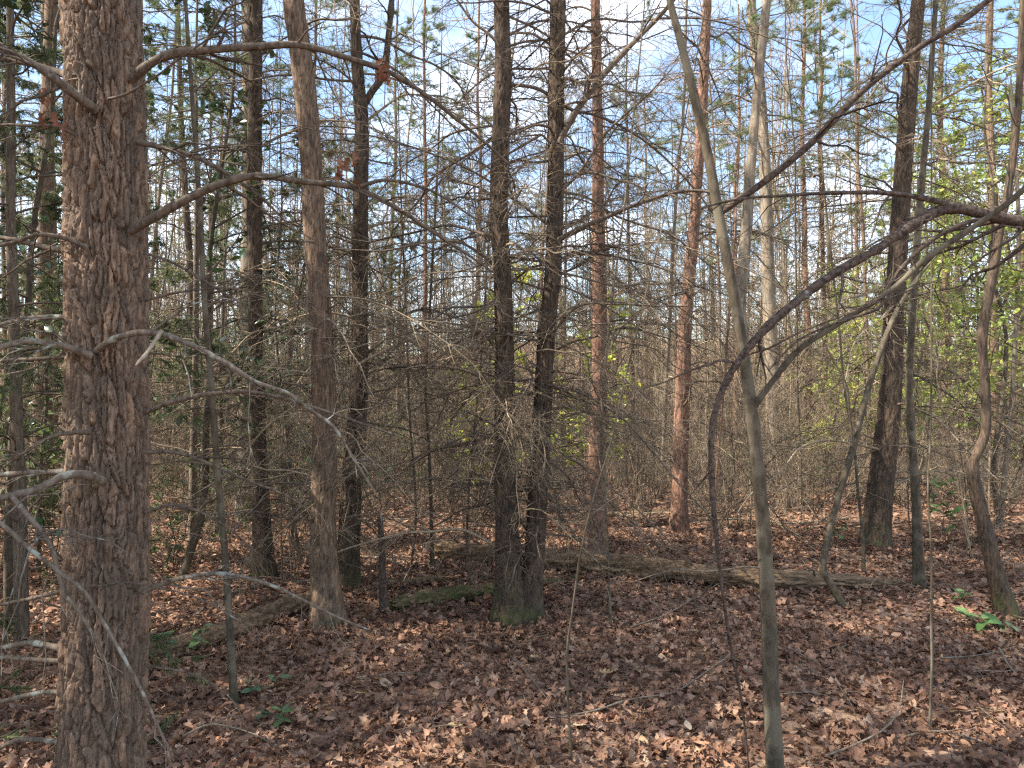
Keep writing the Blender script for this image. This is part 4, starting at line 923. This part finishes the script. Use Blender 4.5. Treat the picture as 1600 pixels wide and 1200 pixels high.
# ------------------------------------------------------------------ leafless brush and dark cedars
def brush_proto(H, ns):
    out = []
    for k in range(ns):
        a = Acc(); p = arc_branch(np.array([RNG.normal() * .04, RNG.normal() * .04, -.05]), RNG.random() * 6.28, RNG.uniform(.7, 1.5), H * RNG.uniform(.6, 1.1), .12, 7)
        P = smooth_path(p, 10)[None]; R = np.linspace(.0065, .0018, 10)[None] * RNG.uniform(.6, 1.3); tubes(a, P, R, 4, (.5, .5, .5))
        X, RR = twigs_on(P, R, 10, H * .4, t0=.12, K=6, flat=1, rmin=.0009); tubes(a, X, RR, 3, .5 * RNG.uniform(.7, 1.5, (len(X), 1)) * np.ones((1, 3)))
        Y, R2 = twigs_on(X, RR, 4, H * .16, K=4, flat=1, rfac=.8, rmin=.0009); tubes(a, Y, R2, 3, .5 * RNG.uniform(.7, 1.5, (len(Y), 1)) * np.ones((1, 3)))
        out.append(a.mesh('stem', M[('twig', 'brush')[k % 2]]))
    return out
BR = [brush_proto(1.5, 6), brush_proto(2.1, 5), brush_proto(1.0, 7), brush_proto(2.8, 4)]
for i in range(280):
    d = 5.6 + 12.5 * rp(1)[0] if i < 190 else RNG.uniform(8.6, 13); px = RNG.uniform(-30, 1630)
    if d < 7.6 and 560 < px < 1480: continue
    x = (px - CX) / F * d; k = int(RNG.integers(4))
    lb = ('low twiggy leafless shrub', 'tall twiggy leafless shrub', 'knee-high tangle of bare twigs', 'lanky bare-stemmed shrub')[k] + ' ' + how_far(d) + ' ' + near_name(x, d)
    r = thing('bare_shrub', (x, d, float(ground(x, d))), lb, 'shrub', lb)
    for me in BR[k]: link('stem', me, r)
    sz = RNG.uniform(.75, 1.25); r.scale = (sz, sz, sz); r.rotation_euler = (0, 0, RNG.random() * 6.28)

def cedar_proto(H, rad, nb, tuft, colr):
    st = Acc(); wd = st; fo = Acc(); P = straight(H, .1, .02)
    tubes(st, P[None], np.linspace(.045, .008, 12)[None], 9, (.5, .5, .5))
    for k in range(nb):
        t = .06 + .92 * (k + RNG.random()) / nb; p = np.array([np.interp(t, np.linspace(0, 1, 12), P[:, j]) for j in range(3)])
        L = rad * (1.08 - .85 * t) * RNG.uniform(.55, 1.15); b = smooth_path(arc_branch(p, RNG.random() * 6.28, RNG.uniform(-.1, .5), L, .15), 8); R = np.linspace(.008, .002, 8)
        tubes(wd, b[None], R[None], 4, (.5, .5, .5)); X, RR = twigs_on(b[None], R[None], 12, L * .45, t0=.15); tubes(wd, X, RR, 3, (.5, .5, .5))
        Y, R2 = twigs_on(X, RR, 3, L * .18, K=4); tubes(wd, Y, R2, 3, (.5, .5, .5))
        if RNG.random() < .8:
            kk = RNG.integers(0, len(Y), tuft); j = RNG.integers(0, 3, tuft); needles(fo, Y[kk, j], norm(Y[kk, j + 1] - Y[kk, j]), 10, .05, .0030, colr, .4)
    return st.mesh('trunk', M['twig']), fo.mesh('foliage', M['needle'], False)
CE = [cedar_proto(6.0, 1.5, 44, 130, (.10, .12, .05)), cedar_proto(4.5, 1.3, 36, 120, (.13, .145, .065))]
for k, (px, d, sz, lb) in enumerate([(35, 4.6, 1.0, 'dark evergreen cedar crowded against the big plated pine on its outer side'), (-60, 6.2, 1.1, 'dark evergreen cedar standing off beyond the shaded holly bush'), (300, 7.6, 1.0, 'dark cedar between the big plated pine and the slender dark pine'),
        (440, 10.5, 1.15, 'grey-green cedar behind the slender dark pine'), (215, 10, 1.1, 'grey-green cedar behind the big plated pine'), (620, 14, 1.1, 'distant grey-green cedar past the forked dark trunk'), (80, 9.0, 1.1, 'feathery cedar behind the shaded holly bush'), (1530, 16, 1.2, 'bluish cedar deep in the sunny thicket')] + [((x / y) * F + CX, y, z, 'tall dense cedar of the row added to shade the foreground') for x, y, z in [(-4.0, 2.6, 1.5), (-4.7, 4.0, 1.6), (-3.9, 1.2, 1.55), (-5.6, 5.4, 1.6), (-6.0, 2.4, 1.7), (-5.6, .5, 1.7)]]):  # the cedar row at the end is added to block sun from the foreground
    x = (px - CX) / F * d; r = thing('cedar_tree', (x, d, float(ground(x, d))), lb, 'tree', 'flanking cedars' if 'row' in lb else None)
    for nm, me in zip(('trunk', 'foliage'), CE[k % 2]): link(nm, me, r)
    r.scale = (sz, sz, sz); r.rotation_euler = (0, 0, RNG.random() * 6.28)

# ------------------------------------------------------------------ background pines and leafless trees: a few kinds, copied
def bg_pine(k, label, group):
    root = thing('pine_tree', (0, 0, 0), label, 'tree', group)
    r0 = (.085, .10, .075, .12)[k]
    P = straight(14.0, .25, .05)
    a, C = trunk_acc(np.c_[P, np.linspace(r0, r0 * .25, 12)], 14, 0.12, (.04, .12), .006, 400 + k, .03, 13.6, 9, .3)
    link('trunk', a.mesh('trunk', M[('bark_red', 'bark_tan', 'bark_dark', 'bark_pale')[k]]), root)
    br = Acc()
    for i in range(46):
        z = RNG.uniform(.8, 8.5); p, r = at_height(C, z); L = RNG.uniform(.6, 1.8)
        branch_acc(arc_branch(p, RNG.random() * 6.28, RNG.uniform(-.2, .5), L, .25), .009, .003, n1=6, l1=.4 * L, n2=2, l2=.15 * L, S=4, K=8, acc=br)
    link('dead_branches', br.mesh('dead_branches', M['twig']), root)
    o = link('crown', CROWNS[k % 3][0], root); o.location = (*at_height(C, 7)[0][:2], (1.2, 1.8, .5, 0)[k]); o.scale = (.95, .95, .9); link('needles', CROWNS[k % 3][1], o)
    return root
LBP = ['reddish trunked pine with thin needle crown', 'tan trunked pine with thin needle crown', 'dark trunked pine with thin needle crown', 'pale grey trunked pine with thin needle crown']
PROT = [bg_pine(k, LBP[k], 'background pines with ' + ('reddish', 'tan', 'dark', 'pale')[k] + ' trunks') for k in range(4)]
def bg_tree(k):
    root = thing('leafless_tree', (0, 0, 0), '', 'tree')
    r0 = (.022, .032, .018, .038)[k]; H = (8, 10, 7, 12)[k]
    P = straight(H, .5, .07)
    a = Acc(); tubes(a, smooth_path(P, 26)[None], np.linspace(r0, r0 * .2, 26)[None] * (1 + .08 * RNG.normal(size=(1, 26))), 8, (.5, .5, .5)); link('trunk', a.mesh('trunk', M[('bark_sapling', 'bark_pale', 'brush', 'bark_tan')[k]]), root)
    C = np.c_[smooth_path(P, 40), np.linspace(r0, r0 * .2, 40)]; br = Acc()
    for i in range(34):
        z = RNG.uniform(.12, .97) * H; p, r = at_height(C, z); L = RNG.uniform(.5, 1.7)
        branch_acc(arc_branch(p, RNG.random() * 6.28, RNG.uniform(.1, 1.0), L, .05), min(.010, r * .6), .002, n1=7, l1=.45 * L, n2=3, l2=.18 * L, S=4, K=8, acc=br)
    link('branches', br.mesh('branches', M[('twig', 'brush')[k % 2]]), root)
    return root
TL = ['slim grey leafless tree', 'pale barked leafless tree', 'thin brown leafless tree', 'taller tan leafless tree']
PT = [bg_tree(k) for k in range(4)]
used = set()
def place(protos, k, x, y, s, label, group, key):
    o = protos[k] if (key, k) not in used else copy_tree(protos[k]); used.add((key, k))
    o.location = (x, y, float(ground(x, y))); o.rotation_euler = (RNG.normal() * .02, RNG.normal() * .02, RNG.random() * 6.28); o.scale = (s, s, s)
    if y > 8 and abs(x / y) < .75: label = label + ' ' + how_far(y) + ' ' + near_name(x, y); group = label
    tag(o, label, 'tree', group)
# pines placed from the photograph (px, depth, kind)
for px, d, k, s in [(1212, 13, 3, 1.15), (383, 9.2, 3, .95), (1268, 16, 0, .95), (1290, 17, 0, .9), (62, 8.5, 1, 1.0), (85, 11, 1, .9), (1555, 12, 1, .9), (660, 15, 0, .8), (740, 18, 0, .9), (310, 12, 2, .9), (1150, 15, 0, .7),
                    (1480, 15, 1, 1.0), (1340, 21, 0, 1.0), (990, 20, 2, .9), (880, 24, 1, 1.0), (600, 22, 1, 1.0), (470, 17, 2, 1.0), (230, 15, 1, 1.1), (1120, 26, 2, 1.1), (1420, 26, 1, 1.1), (1580, 20, 0, 1.1), (150, 20, 2, 1.1),
                    (540, 30, 2, 1.15), (1020, 33, 1, 1.2), (1500, 32, 1, 1.2), (360, 28, 1, 1.15), (1660, 15, 1, 1.1)]:
    place(PROT, k, (px - CX) / F * d, d, s, LBP[k], 'background pines with ' + ('reddish', 'tan', 'dark', 'pale')[k] + ' trunks', 'p')
for i, (px, d) in enumerate([(330, 14), (250, 19), (450, 21), (560, 17), (690, 24), (880, 19), (1010, 25), (1170, 21), (1300, 25), (1390, 19), (1450, 23), (1540, 22), (1600, 26), (100, 17), (20, 13), (760, 28), (1230, 28)]):
    x = (px - CX) / F * d; lb = 'young pine with low feathery needle crown ' + how_far(d) + ' ' + near_name(x, d)
    r = thing('young_pine', (x, d, float(ground(x, d))), lb, 'tree', lb); sz = RNG.uniform(.5, .75)
    P = straight(13.0, .1, .02); a = Acc(); tubes(a, P[None], np.linspace(.10, .012, 12)[None], 9, (.5, .5, .5)); link('trunk', a.mesh('trunk', M['bark_tan']), r)
    o = link('crown', CROWNS[i % 3][0], r); o.location = (0, 0, (-2.5, -2.0, -3.5)[i % 3]); o.scale = (1.1, 1.1, 1.15); link('needles', CROWNS[i % 3][1], o)
    r.scale = (sz, sz, sz); r.rotation_euler = (0, 0, RNG.random() * 6.28)
for i, (x, d) in enumerate([(-4.1, 2.9), (-3.4, 1.1), (-3.2, -.4), (-4.8, -1.6)]):  # added off to the left to soften sun dapples on the foreground
    lb = 'young pine with low feathery crown added to shade the foreground'
    r = thing('young_pine', (x, d, float(ground(x, d))), lb, 'tree', 'added shading young pines')
    P = straight(13.0, .1, .02); a = Acc(); tubes(a, P[None], np.linspace(.10, .012, 12)[None], 9, (.5, .5, .5)); link('trunk', a.mesh('trunk', M['bark_tan']), r)
    o = link('crown', CROWNS[1][0], r); o.location = (0, 0, -1.5); link('needles', CROWNS[1][1], o)
    r.scale = (.8, .8, .8); r.rotation_euler = (0, 0, RNG.random() * 6.28)
# pines added beyond the left edge and behind the viewer to shade the foreground
for x, y, k, s in [(-5.4, 5.6, 2, .9), (-6.4, 3.6, 1, .95), (-4.6, 3.0, 0, .85), (-6.0, 1.0, 2, 1.0), (-4.4, -.6, 1, .9), (-7.6, -.8, 0, 1.05), (-6.2, -2.6, 2, 1.0), (-9.5, 2.2, 1, 1.1), (-2.8, -2.2, 0, .95)]:
    place(PROT, k, x, y, s, LBP[k], 'background pines with ' + ('reddish', 'tan', 'dark', 'pale')[k] + ' trunks', 'p')
for i in range(95):
    d = 9.5 + 19 * rp(1)[0] ** 1.0; px = RNG.uniform(-40, 1640); k = int(RNG.integers(4))
    x = (px - CX) / F * d
    place(PT, k, x, d, RNG.uniform(.65, 1.1), TL[k], ('slim grey', 'pale barked', 'thin brown', 'taller tan')[k] + ' leafless trees', 't')

# the wood farther off reads as one mass of stems and twigs: one object, its stems repeated by geometry nodes
def far_wood():
    src = bpy.data.collections.new('wood_kinds')
    for k in range(9):
        a = Acc(); H = RNG.uniform(5, 11); K = 10; s = np.linspace(0, 1, K); P = np.zeros((1, K, 3)); P[0, :, 2] = -.2 + (H + .2) * s
        P[0, :, :2] += np.cumsum(RNG.normal(size=(K, 2)) * .05, axis=0) + (RNG.normal(size=(1, 2)) * .4) * (s ** 1.3)[:, None]
        R = RNG.uniform(.014, .045) * (1 - .8 * s)[None]; tubes(a, P, R, 5, (.5, .5, .5))
        X, RR = twigs_on(P, R, 30, 1.9, t0=.06, K=5, rfac=.4, rmin=.0045, droop=.0, up=.1); tubes(a, X, RR, 3, .5 * RNG.uniform(.7, 1.4, (30, 1)) * np.ones((1, 3)))
        Y, R2 = twigs_on(X, RR, 4, .6, K=3, rfac=.7, rmin=.004); tubes(a, Y, R2, 3, .5 * RNG.uniform(.7, 1.4, (120, 1)) * np.ones((1, 3)))
        o = bpy.data.objects.new('wood_stem', a.mesh('wood_stem', M[('brush', 'twig', 'brush')[k % 3]])); src.objects.link(o)
    n = 2600; d = 15 + 78 * rp(n) ** 1.15; x = (2 * rp(n) - 1) * d * .8; z = ground(x, d)
    me = bpy.data.meshes.new('distant_wood'); me.vertices.add(n); me.vertices.foreach_set('co', np.stack([x, d, z], -1).astype(np.float32).ravel())
    for nm, v in (('sz', RNG.uniform(.6, 1.25, n)), ('rz', rp(n) * 6.283)):
        me.attributes.new(nm, 'FLOAT', 'POINT').data.foreach_set('value', v.astype(np.float32))
    me.update()
    ob = tag(link('distant_wood', me), 'mass of thin stems and twigs of the leafless wood far behind', 'wood', kind='stuff')
    ng = bpy.data.node_groups.new('distant_wood', 'GeometryNodeTree')
    ng.interface.new_socket('Geometry', in_out='INPUT', socket_type='NodeSocketGeometry'); ng.interface.new_socket('Geometry', in_out='OUTPUT', socket_type='NodeSocketGeometry')
    N = ng.nodes; L = ng.links; gi = N.new('NodeGroupInput'); go = N.new('NodeGroupOutput'); ip = N.new('GeometryNodeInstanceOnPoints'); ci = N.new('GeometryNodeCollectionInfo')
    ci.inputs['Collection'].default_value = src; ci.inputs['Separate Children'].default_value = True; ci.inputs['Reset Children'].default_value = True
    ip.inputs['Pick Instance'].default_value = True
    a1 = N.new('GeometryNodeInputNamedAttribute'); a1.data_type = 'FLOAT'; a1.inputs['Name'].default_value = 'sz'
    a2 = N.new('GeometryNodeInputNamedAttribute'); a2.data_type = 'FLOAT'; a2.inputs['Name'].default_value = 'rz'
    cx = N.new('ShaderNodeCombineXYZ'); L.new(a2.outputs['Attribute'], cx.inputs['Z'])
    L.new(gi.outputs[0], ip.inputs['Points']); L.new(ci.outputs[0], ip.inputs['Instance']); L.new(cx.outputs[0], ip.inputs['Rotation']); L.new(a1.outputs['Attribute'], ip.inputs['Scale'])
    L.new(ip.outputs[0], go.inputs[0])
    md = ob.modifiers.new('stems', 'NODES'); md.node_group = ng
far_wood()
